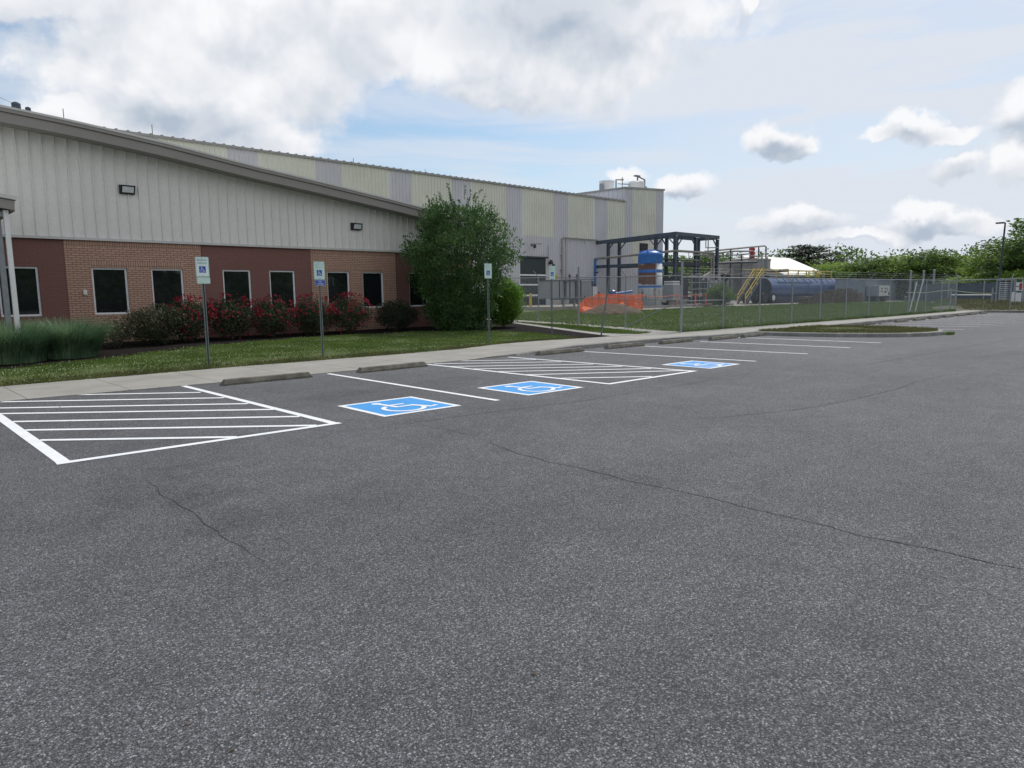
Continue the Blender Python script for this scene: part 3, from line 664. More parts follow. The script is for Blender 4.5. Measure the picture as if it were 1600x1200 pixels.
# wall lamps
def wall_lamp(x, z, label):
    t = thing('wall_lamp', label, 'lamp', (x, WY - .03, z), 'wall lamps on the office siding')
    b = MB(); y0 = WY - .035
    # wedge housing: deep at top, slanted face
    vs = [(x - .21, y0, z - .14), (x + .21, y0, z - .14), (x + .21, y0, z + .14), (x - .21, y0, z + .14), (x - .20, y0 - .10, z - .13), (x + .20, y0 - .10, z - .13), (x + .20, y0 - .22, z + .11), (x - .20, y0 - .22, z + .11)]
    b.add(vs, [(0, 1, 2, 3), (0, 4, 5, 1), (3, 2, 6, 7), (0, 3, 7, 4), (1, 5, 6, 2), (4, 7, 6, 5)]); b.build('housing', MT['black'], t)
    l = MB(); 
    def q(u, v, o_): 
        p0 = Vector(vs[4]); p1 = Vector(vs[5]); p3 = Vector(vs[7]); return p0 + (p1 - p0) * u + (p3 - p0) * v + Vector((0, -o_, -o_ * .5))
    l.face([q(.10, .16, .005), q(.90, .16, .005), q(.90, .84, .005), q(.10, .84, .005)]); l.build('lens', MT['lens'], t)
wall_lamp(6.74, 4.98, 'black flood lamp high on the siding above the tan brick, left of the photo')
wall_lamp(14.78, 4.33, 'black flood lamp on the siding near the big tree')
b = MB(); b.box(5.33, 5.43, WY - .05, WY, 1.78, 1.93); b.box(5.345, 5.415, WY - .06, WY - .05, 1.80, 1.91); tag(b.build('wall_box', MT['white']), 'small white electrical box on the tan brick beside a window', 'electrical box')

# entrance canopy at the left edge
ct = thing('entrance_canopy', 'corner of a taupe entrance canopy on slim posts at the left edge', 'canopy', (2.9, 19.6, .17))
r_ = MB(); zc = 3.88
r_.add([(-9, 19.35, zc + 1.65), (3.15, 19.35, zc + .02), (3.15, 23.9, zc + .02), (-9, 23.9, zc + 1.65), (-9, 19.35, zc + 1.75), (3.2, 19.35, zc + .10), (3.2, 23.9, zc + .10), (-9, 23.9, zc + 1.75)],
       [(0, 3, 2, 1), (4, 5, 6, 7), (0, 1, 5, 4), (1, 2, 6, 5), (2, 3, 7, 6), (3, 0, 4, 7)]); r_.build('roof', MT['trim_light'], ct)
r_ = MB()
r_.add([(-9, 19.4, zc + 1.42), (3.10, 19.4, zc - .20), (3.10, 19.5, zc - .20), (-9, 19.5, zc + 1.42), (-9, 19.4, zc + 1.64), (3.12, 19.4, zc + .01), (3.12, 19.5, zc + .01), (-9, 19.5, zc + 1.64)],
       [(0, 3, 2, 1), (4, 5, 6, 7), (0, 1, 5, 4), (1, 2, 6, 5), (2, 3, 7, 6), (3, 0, 4, 7)])
r_.box(3.02, 3.12, 19.5, 23.9, zc - .22, zc + .01); r_.build('fascia', MT['trim'], ct)
r_ = MB(); r_.box(-9, 2.98, 19.6, 23.9, zc - .34, zc - .22); r_.build('soffit', MT['soffit'], ct)
r_ = MB(); r_.box(2.90, 3.0, 19.52, 19.62, .1, zc - .20); r_.build('post', MT['white'], ct)['label'] = 'white canopy post'
r_ = MB(); r_.box(2.78, 2.89, 19.85, 19.97, .1, zc - .34); r_.build('post', MT['galv'], ct)['label'] = 'grey steel canopy post'

# ================================================================ WAREHOUSE
HY = 45.0
wh = thing('warehouse', 'tall grey ribbed metal warehouse with yellowed translucent wall panels and a raised end tower', 'building', (40, HY, .6))
def ribbed(name, x0, x1, z0, z1, m, z1b=None, y=HY, pitch=.3085, parent=wh, dpt=.075, ribw=.042):
    mb = MB(); z1b = z1 if z1b is None else z1b
    mb.face([(x0, y, z0), (x1, y, z0), (x1, y, z1b), (x0, y, z1)])
    k = math.ceil(x0 / pitch)
    while k * pitch < x1 - .03:
        x = k * pitch
        if x > x0 + .03:
            z = z1 + (z1b - z1) * (x - x0) / (x1 - x0); d = dpt; h = ribw
            mb.add([(x - h, y, z0), (x - h * .45, y - d, z0), (x + h * .45, y - d, z0), (x + h, y, z0), (x - h, y, z), (x - h * .45, y - d, z), (x + h * .45, y - d, z), (x + h, y, z)], [(0, 1, 5, 4), (1, 2, 6, 5), (2, 3, 7, 6)])
        k += 1
    return mb.build(name, m, parent)
gx = [24.75 + 6.1 * k for k in range(-5, 6)]      # grey strips 2 m wide, yellow 4.1 m between
for k, x in enumerate(gx):
    if x < 44.48 < x + 2.0: ribbed('metal_wall', x, 44.48, .5, 5.05, MT['wh_wall']); ribbed('metal_wall', x, x + 2.0, 5.05, 11.06, MT['wh_wall'])
    else: ribbed('metal_wall', x, x + 2.0, .5, 11.06, MT['wh_wall'])
    x0 = x + 2.0; x1 = min(x + 6.1, 60.2); zb = 6.9 if x0 < 55 else 6.6
    if x1 - x0 > .2:
        if x0 < 48.0 < x1:       # bay with the roller door
            ribbed('metal_wall', 48.22, x1, .5, zb, MT['wh_wall']); ribbed('metal_wall', x0, 48.22, 5.05, zb, MT['wh_wall'])
        else: ribbed('metal_wall', x0, x1, .5, zb, MT['wh_wall'])
        ribbed('translucent_panel', x0, x1, zb, 11.06, MT['wh_yellow'], y=HY - .012)
gt = MB(); gt.box(-6, 60.2, HY - .16, HY + .1, 11.06, 11.20)
x = -6
while x < 60: gt.box(x, x + .12, HY - .14, HY + .3, 11.2, 11.26); x += .61
gt.build('roof_edge', MT['wh_trim'], wh)
rf = MB(); rf.face([(-6, HY + .1, 11.18), (60.2, HY + .1, 11.18), (60.2, 82, 12.3), (-6, 82, 12.3)]); rf.build('roof', MT['wh_wall'], wh)
# tower
ribbed('metal_wall', 60.2, 61.6, .5, 12.46, MT['wh_wall'], 12.54)
ribbed('cream_panel', 61.6, 65.9, 10.0, 12.54, MT['wh_yellow'], 12.80)
ribbed('cream_panel', 61.6, 65.9, 4.2, 9.985, MT['wh_cream'])
ribbed('metal_wall', 61.6, 65.9, .5, 4.19, MT['wh_wall'])
ribbed('metal_wall', 65.9, 67.4, .5, 12.80, MT['wh_wall'], 12.90)
tt = MB()
tt.add([(60.1, HY - .1, 12.44), (67.5, HY - .1, 12.88), (67.5, HY + .2, 12.88), (60.1, HY + .2, 12.44), (60.1, HY - .1, 12.62), (67.5, HY - .1, 13.06), (67.5, HY + .2, 13.06), (60.1, HY + .2, 12.62)],
       [(0, 3, 2, 1), (4, 5, 6, 7), (0, 1, 5, 4), (1, 2, 6, 5), (2, 3, 7, 6), (3, 0, 4, 7)])
tt.add([(60.05, HY + .2, 12.44), (60.25, HY + .2, 12.44), (60.25, 60, 12.60), (60.05, 60, 12.60), (60.05, HY + .2, 12.60), (60.25, HY + .2, 12.60), (60.25, 60, 12.76), (60.05, 60, 12.76)],
       [(0, 3, 2, 1), (4, 5, 6, 7), (0, 1, 5, 4), (1, 2, 6, 5), (2, 3, 7, 6), (3, 0, 4, 7)])
tt.build('roof_edge', MT['wh_trim'], wh)
tl = MB(); tl.face([(60.2, 60, 10.5), (60.2, HY, 10.5), (60.2, HY, 12.46), (60.2, 60, 12.6)])
k = HY + .3
while k < 59.8:
    tl.box(60.15, 60.2, k, k + .06, 10.9, 12.45); k += .61
tl.face([(67.4, HY, .5), (67.4, 82, .5), (67.4, 82, 12.9), (67.4, HY, 12.9)])
tl.build('tower_side_wall', MT['wh_wall'], wh)
rf = MB(); rf.face([(60.2, HY + .2, 12.5), (67.4, HY + .2, 12.94), (67.4, 62, 13.1), (60.2, 62, 12.66)]); rf.build('tower_roof', MT['wh_wall'], wh)
lv = MB(); lv.box(62.9, 64.35, HY - .10, HY - .03, 5.95, 6.95)
lo = lv.build('louvre', MT['dark_int'], wh); l2 = MB()
for k in range(6): l2.box(62.95, 64.3, HY - .13, HY - .10, 6.02 + k * .15, 6.07 + k * .15)
l2.box(63.6, 63.66, HY - .14, HY - .13, 5.97, 6.93); l2.build('slats', MT['steel_dark'], lo)
# roller door
dm = MB(); dm.box(44.62, 48.08, HY + .05, HY + .1, .6, 4.93)
k = .62
while k < 4.9: dm.box(44.62, 48.08, HY + .035, HY + .05, k, k + .07); k += .11
dr = dm.build('roller_door', MT['door'], wh)
for xj in (44.46, 48.10): df = MB(); df.box(xj, xj + .16, HY - .08, HY + .1, .6, 4.93); df.build('door_jamb', MT['trim_light'], dr)
df = MB(); df.box(44.4, 48.32, HY - .12, HY + .1, 4.93, 5.07); df.build('door_head', MT['steel_dark'], dr)
df = MB()
for z in (3.30, 2.42, 1.46): df.box(44.62, 48.08, HY - .02, HY + .035, z, z + .13)
df.build('door_rails', MT['white_frame'], dr)
# downpipe and pipes on the warehouse wall
pp = MB(); pp.tube([(50.1, 44.75, .6), (50.1, 44.75, 6.8), (50.25, 44.75, 6.92), (55.5, 44.75, 6.92)], .07, 8); pp.tube([(50.7, 44.78, 2.3), (50.7, 44.78, 6.85)], .04, 6); pp.tube([(53.4, 44.75, 6.5), (53.4, 44.75, 6.92)], .04, 6)
for z in (2.2, 3.8, 5.2): pp.box(50.0, 50.2, 44.8, 45, z, z + .08)
tag(pp.build('wall_pipe', MT['pipe']), 'bent grey pipe running up the warehouse wall and across towards the steel frame', 'pipe')
cm = thing('security_camera', 'small dark security camera on an arm above the roller door', 'camera', (46.1, 44.95, 6.0))
b = MB(); b.beam((46.1, 45, 6.15), (46.1, 44.5, 6.15), .06); b.beam((46.1, 44.5, 6.15), (46.9, 44.4, 6.18), .05); b.build('arm', MT['steel_dark'], cm)
b = MB(); b.lathe([(.05, .2), (.13, .12), (.15, 0), (.10, -.12), (.02, -.17)], (46.1, 44.5, 5.92), 12); b.tube([(45.8, 44.5, 5.98), (45.55, 44.4, 5.98)], .06, 8); b.build('camera_head', MT['black'], cm)
wl = thing('door_lamp', 'dark gooseneck lamp beside the top of the roller door', 'lamp', (48.4, 44.9, 4.5))
b = MB(); b.tube([(48.35, 44.9, 4.3), (48.35, 44.9, 6.1)], .03, 6); b.build('conduit', MT['galv'], wl)
b = MB(); b.lathe([(.06, .3), (.16, .2), (.22, 0), (.2, -.1)], (48.5, 44.7, 4.5), 12); b.lathe([(.03, .12), (.14, .06), (.14, -.12), (.05, -.16)], (48.72, 44.6, 4.3), 12); b.build('lamp_head', MT['black'], wl)
bl = MB(); bl.lathe([(.11, 0), (.11, 1.0), (.08, 1.07), (.02, 1.1)], (40.9, 40.0, .6), 14); tag(recentre(bl.build('bollard', MT['yellow']), (40.9, 40, .6)), 'yellow steel bollard standing in front of the roller door', 'bollard')

# roof plant on the tower
y_ = 49.0
t = thing('cooling_tower', 'round white fan unit on the tower roof, leftmost of the roof plant', 'roof unit', (62.3, y_, 12.7))
b = MB(); b.lathe([(.80, 0), (.85, .15), (.80, .3), (.80, .95), (.86, 1.0), (.86, 1.12), (.76, 1.14)], (62.3, y_, 12.75), 22); b.build('casing', MT['white'], t)
b = MB(); b.box(61.1, 61.35, y_ - .3, y_ + .1, 12.6, 13.5); b.tube([(61.3, y_, 13.0), (61.6, y_, 13.0)], .08, 8); b.build('motor_box', MT['galv'], t)
t = thing('roof_pipe_frame', 'grey pipe frame in the middle of the tower roof', 'pipe frame', (64.6, y_, 12.8))
b = MB(); b.tube([(63.95, y_, 12.7), (63.95, y_, 14.2), (65.3, y_, 14.35)], .09, 8); b.tube([(65.1, y_, 12.8), (65.1, y_, 14.6)], .05, 8); b.tube([(66.4, y_, 12.8), (66.4, y_, 13.9), (64.3, y_, 13.8)], .04, 6); b.tube([(65.2, y_, 13.9), (68, y_, 14.1)], .025, 6); b.build('pipework', MT['pipe'], t)
b = MB(); b.box(65.0, 66.1, y_ - .3, y_ + .3, 12.8, 13.4); b.lathe([(.3, 0), (.3, .5), (.2, .6)], (64.5, y_, 12.8), 12); b.build('small_fan', MT['white'], t)
t = thing('roof_air_unit', 'white boxy air unit with a raised duct at the right of the tower roof', 'roof unit', (68, y_, 12.9))
b = MB(); b.lathe([(.62, 0), (.72, .1), (.72, .9), (.62, 1.0)], (67.4, y_, 13.35), 16); b.box(67.4, 68.4, y_ - .7, y_ + .5, 13.35, 14.35); b.build('casing', MT['white'], t)
b = MB(); b.box(66.6, 69.2, y_ - .6, y_ + .6, 12.95, 13.15)
for x in (66.7, 67.7, 68.9): b.box(x, x + .12, y_ - .5, y_ - .4, 13.15, 13.35)
b.tube([(68.0, y_, 14.35), (68.0, y_, 15.0), (69.4, y_, 14.75), (69.4, y_, 13.0)], .10, 8); b.box(67.5, 68.3, y_ - .2, y_ + .2, 14.95, 15.1); b.box(69.3, 69.8, y_ - .1, y_ + .1, 13.9, 14.0); b.build('duct_frame', MT['pipe'], t)

# ================================================================ STEEL PIPE RACK
rk = thing('steel_rack', 'open blue-grey steel frame with knee braces carrying pipes beside the warehouse', 'steel frame', (59, 39, .5))
def col(x, y, w=.26, z=6.75):
    b = MB(); b.box(x - w / 2, x + w / 2, y - w / 2, y - w / 2 + .03, tz(x, y) - .05, z); b.box(x - w / 2, x + w / 2, y + w / 2 - .03, y + w / 2, tz(x, y) - .05, z); b.box(x - .02, x + .02, y - w / 2 + .03, y + w / 2 - .03, tz(x, y) - .05, z)
    b.box(x - w / 2 + .03, x - .02, y - .05, y + .05, tz(x, y) - .05, z)
    b.build('column', MT['steel_blue'], rk)
cols = [(55.6, 35.8), (59.1, 35.8), (63.1, 35.8), (55.6, 37.9), (57.4, 37.9), (59.1, 37.9), (63.1, 37.9), (55.6, 43.5), (57.4, 43.5)]
for c_ in cols: col(*c_)
def bm(p, q, w, h, m='steel_blue', name='beam'):
    b = MB(); b.beam(p, q, w, h); b.build(name, MT[m], rk)
bm((55.6, 45, 6.68), (55.6, 35.66, 6.95), .24, .34); bm((55.47, 35.8, 6.96), (63.3, 35.8, 6.96), .24, .32); bm((55.7, 37.9, 6.9), (63.1, 37.9, 6.9), .24, .3)
bm((57.4, 45, 6.75), (57.4, 38, 6.9), .24, .3); bm((63.1, 35.9, 6.9), (63.1, 37.8, 6.9), .24, .3); bm((59.1, 35.9, 6.9), (59.1, 37.8, 6.9), .24, .3)
bm((55.6, 45, 4.28), (55.6, 35.8, 4.28), .2, .3); bm((55.6, 35.8, 4.28), (63.1, 35.8, 4.30), .2, .3, 'steel_dark'); bm((57.4, 43.5, 4.2), (57.4, 37.9, 4.2), .2, .2, 'steel_dark'); bm((55.6, 37.9, 4.25), (63.1, 37.9, 4.25), .2, .3, 'steel_dark')
for (x, y), dirs in {(55.6, 35.8): [(0, 1), (1, 0)], (59.1, 35.8): [(-1, 0)], (63.1, 35.8): [(-1, 0)], (55.6, 37.9): [(0, 1), (0, -1)], (59.1, 37.9): [(1, 0)], (57.4, 37.9): [(-1, 0)], (55.6, 43.5): [(0, -1)], (57.4, 43.5): [(0, -1)]}.items():
    for dx, dy in dirs: bm((x, y, 5.9), (x + dx * .85, y + dy * .85, 6.75), .09, .09, 'steel_blue', 'knee_brace')
def pipe(pts, r, m='pipe', parent=rk, name='pipe'):
    b = MB(); b.tube(pts, r, 8); return b.build(name, MT[m], parent)
pipe([(55.35, 45.6, 5.05), (55.35, 35.6, 5.38)], .11); pipe([(55.4, 35.55, 5.38), (61.9, 35.55, 5.38), (62.0, 35.55, 5.3), (62.0, 35.55, .6)], .11)
pipe([(61.5, 35.5, 5.2), (61.5, 35.5, .6)], .08); pipe([(55.5, 44.9, 5.0), (55.3, 44.9, 5.0), (55.3, 44.9, .6)], .12, 'tank_blue')
pipe([(55.35, 44.9, 3.7), (54.9, 44.3, 3.7)], .09, 'steel_dark'); pipe([(57.6, 35.6, 5.3), (57.6, 35.6, 4.6), (58.2, 35.6, 4.6), (58.2, 35.6, 4.35)], .03)
pipe([(60.6, 35.6, 6.9), (60.6, 35.6, 5.85), (62.9, 35.6, 5.95)], .05); pipe([(61.2, 35.7, 6.8), (61.2, 35.7, 5.4)], .05); pipe([(58.3, 35.5, 5.3), (58.3, 35.5, 5.1), (60.9, 35.5, 5.15)], .08)
pipe([(55.8, 35.5, 4.6), (58.9, 35.5, 4.62)], .05); pipe([(56, 37.6, 4.75), (63, 37.6, 4.75)], .07, 'steel_dark')
for z in (3.4, 3.0, 2.6): pipe([(56.4, 37.2, z), (62.8, 37.2, z)], .07, 'steel_dark')

# ================================================================ YARD OBJECTS
# blue and white tank with rust
TC = (49.9, 34.55); zb = .50; RR = 1.0
t = thing('storage_tank', 'tall round tank, blue top and bands over rust-stained white', 'tank', (*TC, zb))
Mx = bpy.data.materials.new('rusty_white_tank'); Mx.use_nodes = True; tt_ = Mx.node_tree; p = tt_.nodes['Principled BSDF']
g_ = N(tt_, 'ShaderNodeNewGeometry'); s_ = N(tt_, 'ShaderNodeSeparateXYZ'); nn = noise_n(tt_, g_.outputs['Position'], 1.6, 4, .6)
mp = N(tt_, 'ShaderNodeMapping'); tt_.links.new(g_.outputs['Position'], mp.inputs[0]); mp.inputs['Scale'].default_value = (1, 1, .25); n3 = noise_n(tt_, mp.outputs[0], 7, 4, .6)
tt_.links.new(g_.outputs['Position'], s_.inputs[0])
side = mth(tt_, 'SUBTRACT', mth(tt_, 'SUBTRACT', s_.outputs[0], TC[0]), mth(tt_, 'SUBTRACT', s_.outputs[1], TC[1]))   # image-right direction on the tank
jz = mth(tt_, 'ADD', s_.outputs[2], mth(tt_, 'MULTIPLY', mth(tt_, 'SUBTRACT', nn, .5), .9))
patch = mth(tt_, 'MULTIPLY', mth(tt_, 'MULTIPLY', mrange(tt_, jz, 2.25, 2.4), mrange(tt_, jz, 4.2, 3.9)), mrange(tt_, mth(tt_, 'ADD', side, mth(tt_, 'MULTIPLY', nn, .8)), 1.05, .75))
streak = mth(tt_, 'MULTIPLY', mth(tt_, 'MULTIPLY', mrange(tt_, n3, .52, .6), mrange(tt_, s_.outputs[2], 2.1, 1.85)), mrange(tt_, s_.outputs[2], .9, 1.2))
colr = mixc(tt_, mth(tt_, 'MAXIMUM', patch, mth(tt_, 'MULTIPLY', streak, .85)), (.50, .53, .56), (.11, .05, .035))
tt_.links.new(colr, p.inputs['Base Color']); p.inputs['Roughness'].default_value = .6
b = MB(); b.lathe([(RR, 0), (RR, 3.62)], (*TC, zb), 32); b.build('tank_wall', Mx, t, True)
b = MB(); b.lathe([(RR + .01, 3.55), (RR + .03, 3.62), (RR + .03, 4.25), (RR + .05, 4.3), (RR + .02, 4.42), (.55, 4.62), (.30, 4.66)], (*TC, zb), 32)
b.build('blue_top', MT['tank_blue'], t, True)
b = MB(); b.lathe([(RR + .015, 2.80), (RR + .015, 3.05)], (*TC, zb), 32, False); b.lathe([(RR + .015, 1.55), (RR + .015, 1.72)], (*TC, zb), 32, False); b.build('blue_bands', MT['tank_blue'], t)
for k in range(4):
    an = R(20 + 90 * k); b = MB(); b.beam((TC[0] + .5 * cos(an), TC[1] + .5 * sin(an), zb + 4.62), (TC[0] + .95 * cos(an), TC[1] + .95 * sin(an), zb + 4.55), .12, .16); b.build('lifting_lug', MT['tank_blue'], t)
b = MB(); b.tube([(TC[0] - .55, TC[1] - .95, zb + .1), (TC[0] - .55, TC[1] - .95, zb + 3.9)], .03, 6); b.tube([(TC[0] + .5, TC[1] - .9, zb + .35), (TC[0] + .65, TC[1] - 1.2, zb + .35)], .08, 8); b.build('side_pipe', MT['pipe'], t)
b = MB(); b.lathe([(.42, 0), (.40, .06), (.1, .1)], (*TC, zb + 4.66), 20); b.build('manway_lid', MT['tank_blue'], t)
sl = MB(); sl.box(TC[0] - 2.4, TC[0] + 2.8, TC[1] - 1.6, TC[1] + 2, .3, .5); tag(sl.build('concrete_pad', MT['concrete']), 'flat concrete slab under the blue and white tank', 'slab')

# grey tank on legs (long panelled box)
t = thing('panelled_tank', 'long grey steel box tank with upright ribs, raised on legs in front of the warehouse', 'tank', (42.5, 37.2, .56))
b = MB(); b.box(39.95, 43.6, 36.9, 38.2, 1.25, 2.62); b.build('tank_body', MT['tank_grey'], t)
b = MB(); b.box(39.9, 44.6, 36.8, 36.9, 1.16, 1.25); b.box(39.9, 43.65, 36.86, 38.25, 2.62, 2.70); b.build('edge_rails', MT['steel_blue'], t)
b = MB(); b.box(43.62, 45.3, 37.2, 38.2, .8, 2.66); b.build('pale_end_panel', MT['tank_grey'], t)
for x in (40.0, 40.95, 41.55, 42.2, 42.9, 43.55): 
    b = MB(); b.box(x, x + .06, 36.84, 36.9, 1.25, 2.62); b.build('rib', MT['steel_dark'], t)
for x in (40.2, 41.6, 42.9, 44.4):
    b = MB(); b.box(x, x + .13, 37.0, 37.13, .5, 1.2); b.box(x - .1, x + .23, 36.9, 37.2, .5, .56); b.build('leg', MT['galv'], t)
b = MB(); b.tube([(41.6, 36.7, 2.72), (44.9, 36.7, 2.80)], .04, 6); b.tube([(44.8, 36.7, 2.78), (44.8, 36.7, .6)], .05, 6); b.tube([(42.9, 36.7, 2.75), (42.9, 36.7, 1.3)], .05, 6); b.tube([(41.55, 36.7, 2.72), (41.55, 36.7, 1.3)], .05, 6)
for x in (41.55, 42.9, 44.8): b.lathe([(.05, -.12), (.11, -.08), (.11, .04), (.05, .08)], (x, 36.68, 2.6), 10)
b.build('header_pipe', MT['steel_blue'], t)
for i, (x, y) in enumerate(((49.2, 44.6), (50.9, 44.5), (52.0, 44.5))):
    v = MB(); v.tube([(x, y, .6), (x, y, 3.5)], .05, 6); v.lathe([(.06, 0), (.14, .06), (.14, .22), (.06, .3)], (x, y, 3.1), 10); v.tube([(x - .2, y, 3.25), (x + .2, y, 3.25)], .03, 6)
    tag(recentre(v.build('valve_stand', MT['yellow'] if i == 0 else MT['rust']), (x, y, .6)), ['yellow valve on a standpipe against the warehouse wall', 'rusty valve standpipe just right of the yellow one', 'rusty valve standpipe farthest right on the warehouse wall'][i], 'valve', 'valve standpipes along the warehouse wall')
# concrete containment kerbs in the yard
for i, (x0, y0, x1, y1, lab) in enumerate(((33.6, 35.2, 37.2, 32.8, 'low grey concrete curb wall at the yard edge left of the orange netting'), (37.6, 33.6, 39.6, 32.4, 'short concrete block row beneath the panelled tank'))):
    b = MB(); b.beam((x0, y0, tz(x0, y0) + .1), (x1, y1, tz(x1, y1) + .1), .25, .28); tag(b.build('curb_wall', MT['concrete' if i == 0 else 'kerb']), lab, 'curb wall')
# blue pump set
t = thing('pump_skid', 'blue pump and pipework left of the blue and white tank', 'pump', (48.6, 36.6, .55))
b = MB(); b.tube([(47.2, 36.4, 1.55), (49.6, 36.2, 1.75)], .10, 8); b.tube([(46.9, 36.5, .6), (46.9, 36.5, 1.6)], .1, 8); b.tube([(47.9, 36.4, .6), (47.9, 36.4, 1.6)], .08, 8); b.build('blue_pipes', MT['tank_blue'], t)
b = MB(); b.lathe([(.1, 0), (.28, .08), (.28, .45), (.12, .55)], (47.0, 36.3, 1.35), 14); b.box(48.6, 49.6, 35.9, 36.6, .5, 1.35); b.box(46.6, 47.4, 36.1, 36.7, .5, .9); b.build('pump_body', MT['navy'], t)
t = thing('control_cabinet', 'slim white cabinet with a dark cap against the warehouse, left of the steel frame', 'cabinet', (54.0, 44.0, .6))
b = MB(); b.box(53.6, 54.3, 43.8, 44.4, .6, 2.3); b.build('cabinet_body', MT['white'], t)
b = MB(); b.lathe([(.3, 0), (.3, .2), (.15, .35)], (53.95, 44.1, 2.3), 12); b.build('cap', MT['steel_dark'], t)
# orange netting with posts
t = thing('orange_safety_net', 'orange plastic safety netting strung round the dirt pile', 'safety netting', (38, 29.5, .4))
NP = [(33.6, 28.6), (35.3, 29.5), (36.9, 29.6), (38.7, 29.3), (40.9, 28.9)]
nb = MB()
def net(p, q, z0, z1a, z1b, sag):
    n = 14; rows = 10
    for j in range(rows + 1):
        pts = []
        for i in range(n + 1):
            u = i / n; x, y = p[0] + (q[0] - p[0]) * u, p[1] + (q[1] - p[1]) * u; top = z1a + (z1b - z1a) * u - sag * sin(pi * u)
            z = z0 + (top - z0) * j / rows + .03 * noise.noise(Vector((x * 3, j, 0))); wv_ = .07 * sin(u * 9 + j * .7)
            pts.append((x + wv_ * .5, y + wv_, z))
        for a_, b_ in zip(pts, pts[1:]):
            nb.add([(a_[0], a_[1], a_[2] - .026), (b_[0], b_[1], b_[2] - .026), (b_[0], b_[1], b_[2] + .026), (a_[0], a_[1], a_[2] + .026)], [(0, 1, 2, 3)])
    for i in range(n * 2):
        u = i / (n * 2); x, y = p[0] + (q[0] - p[0]) * u, p[1] + (q[1] - p[1]) * u; top = z1a + (z1b - z1a) * u - sag * sin(pi * u)
        d = Vector((q[0] - p[0], q[1] - p[1], 0)).normalized() * .022
        nb.add([(x - d.x, y - d.y, z0), (x + d.x, y + d.y, z0), (x + d.x, y + d.y, top), (x - d.x, y - d.y, top)], [(0, 1, 2, 3)])
tops = [1.0, 1.35, 1.62, 1.55, 1.52]
for i in range(len(NP) - 1): net(NP[i], NP[i + 1], tz(*NP[i]) + .02, tops[i], tops[i + 1], .06)
nb.build('netting', MT['orange'], t)
for i, p_ in enumerate(NP):
    b = MB(); b.box(p_[0] - .03, p_[0] + .03, p_[1] + .03, p_[1] + .08, .3, tops[i] + .12); b.build('stake', MT['steel_dark'], t)
fl = MB()
for i in range(10):      # fallen fold of netting lying in front
    u0, u1 = i / 10, (i + 1) / 10; x0 = 33.4 + 4.2 * u0; x1 = 33.4 + 4.2 * u1; y0 = 28.2 + .25 * sin(u0 * 6); y1 = 28.2 + .25 * sin(u1 * 6)
    h0 = .25 + .18 * sin(u0 * 7 + 1) + u0 * .25; h1 = .25 + .18 * sin(u1 * 7 + 1) + u1 * .25
    fl.face([(x0, y0 - .3, tz(x0, y0) + .03), (x1, y1 - .3, tz(x1, y1) + .03), (x1, y1, tz(x1, y1) + h1), (x0, y0, tz(x0, y0) + h0)])
fl.build('fallen_fold', MT['orange'], t)
# dirt pile
dm = MB(); nx, ny = 26, 14; G_ = {}
for i in range(nx + 1):
    for j in range(ny + 1):
        u, v = i / nx * 2 - 1, j / ny * 2 - 1; r_ = sqrt(u * u + v * v); x, y = 34.9 + u * 2.6, 26.9 + v * 1.5
        h = .72 * max(0, 1 - r_) ** .8 * (1 + .5 * noise.noise(Vector((x * 1.1, y * 1.1, 3)))) + .07 * noise.noise(Vector((x * 4, y * 4, 0))) * (1 if r_ < 1 else 0)
        G_[i, j] = (x, y, tz(x, y) + h + (.02 if r_ < 1 else -.1))
for i in range(nx):
    for j in range(ny): dm.face([G_[i, j], G_[i + 1, j], G_[i + 1, j + 1], G_[i, j + 1]])
tag(recentre(dm.build('dirt_pile', MT['soil']), (34.9, 26.9, .36)), 'low heap of reddish brown dirt in front of the orange netting', 'dirt pile')
# delineator posts and low rail
for i, (x, y) in enumerate(((50.15, 32.0), (51.34, 31.0), (52.0, 30.4))):
    t = thing('delineator_post', ['leftmost orange marker post in front of the steel rack', 'middle orange marker post in front of the steel rack', 'rightmost orange marker post, beside the green bush'][i], 'marker post', (x, y, tz(x, y)), 'orange marker posts in front of the rack')
    z0 = tz(x, y); b = MB(); b.lathe([(.06, 0), (.06, .95), (.04, 1.0), (.06, 1.05), (.03, 1.1)], (x, y, z0), 10); b.build('tube', MT['orange_post'], t)
    b = MB(); b.lathe([(.22, 0), (.2, .06), (.07, .1)], (x, y, z0), 10); b.build('base', MT['black'], t)
ch = MB()
PT = [(45.5, 32.4), (50.15, 32.0), (51.34, 31.0), (52.0, 30.4), (58, 30.6)]
for p_, q_ in zip(PT, PT[1:]):
    ch.tube([(p_[0] + (q_[0] - p_[0]) * u, p_[1] + (q_[1] - p_[1]) * u, 1.42 - .12 * sin(pi * u)) for u in [k / 6 for k in range(7)]], .018, 5)
tag(ch.build('marker_tape', MT['orange_post']), 'thin reddish tape strung between the orange marker posts', 'tape')
cu = MB(); cu.beam((41.5, 31.6, .52), (57.5, 31.0, .52), .3, .18); tag(cu.build('containment_curb', MT['concrete']), 'long low concrete curb in front of the steel rack and its posts', 'curb wall')
t = thing('concrete_barrier_box', 'low grey concrete box between the orange marker posts', 'box', (51, 32.5, .45)); b = MB(); b.box(50.4, 52.0, 32.2, 33.0, .45, 1.0); b.build('box_wall', MT['kerb'], t)
b = MB(); b.box(50.3, 52.1, 32.1, 33.1, 1.0, 1.07); b.build('box_lid', MT['concrete'], t)
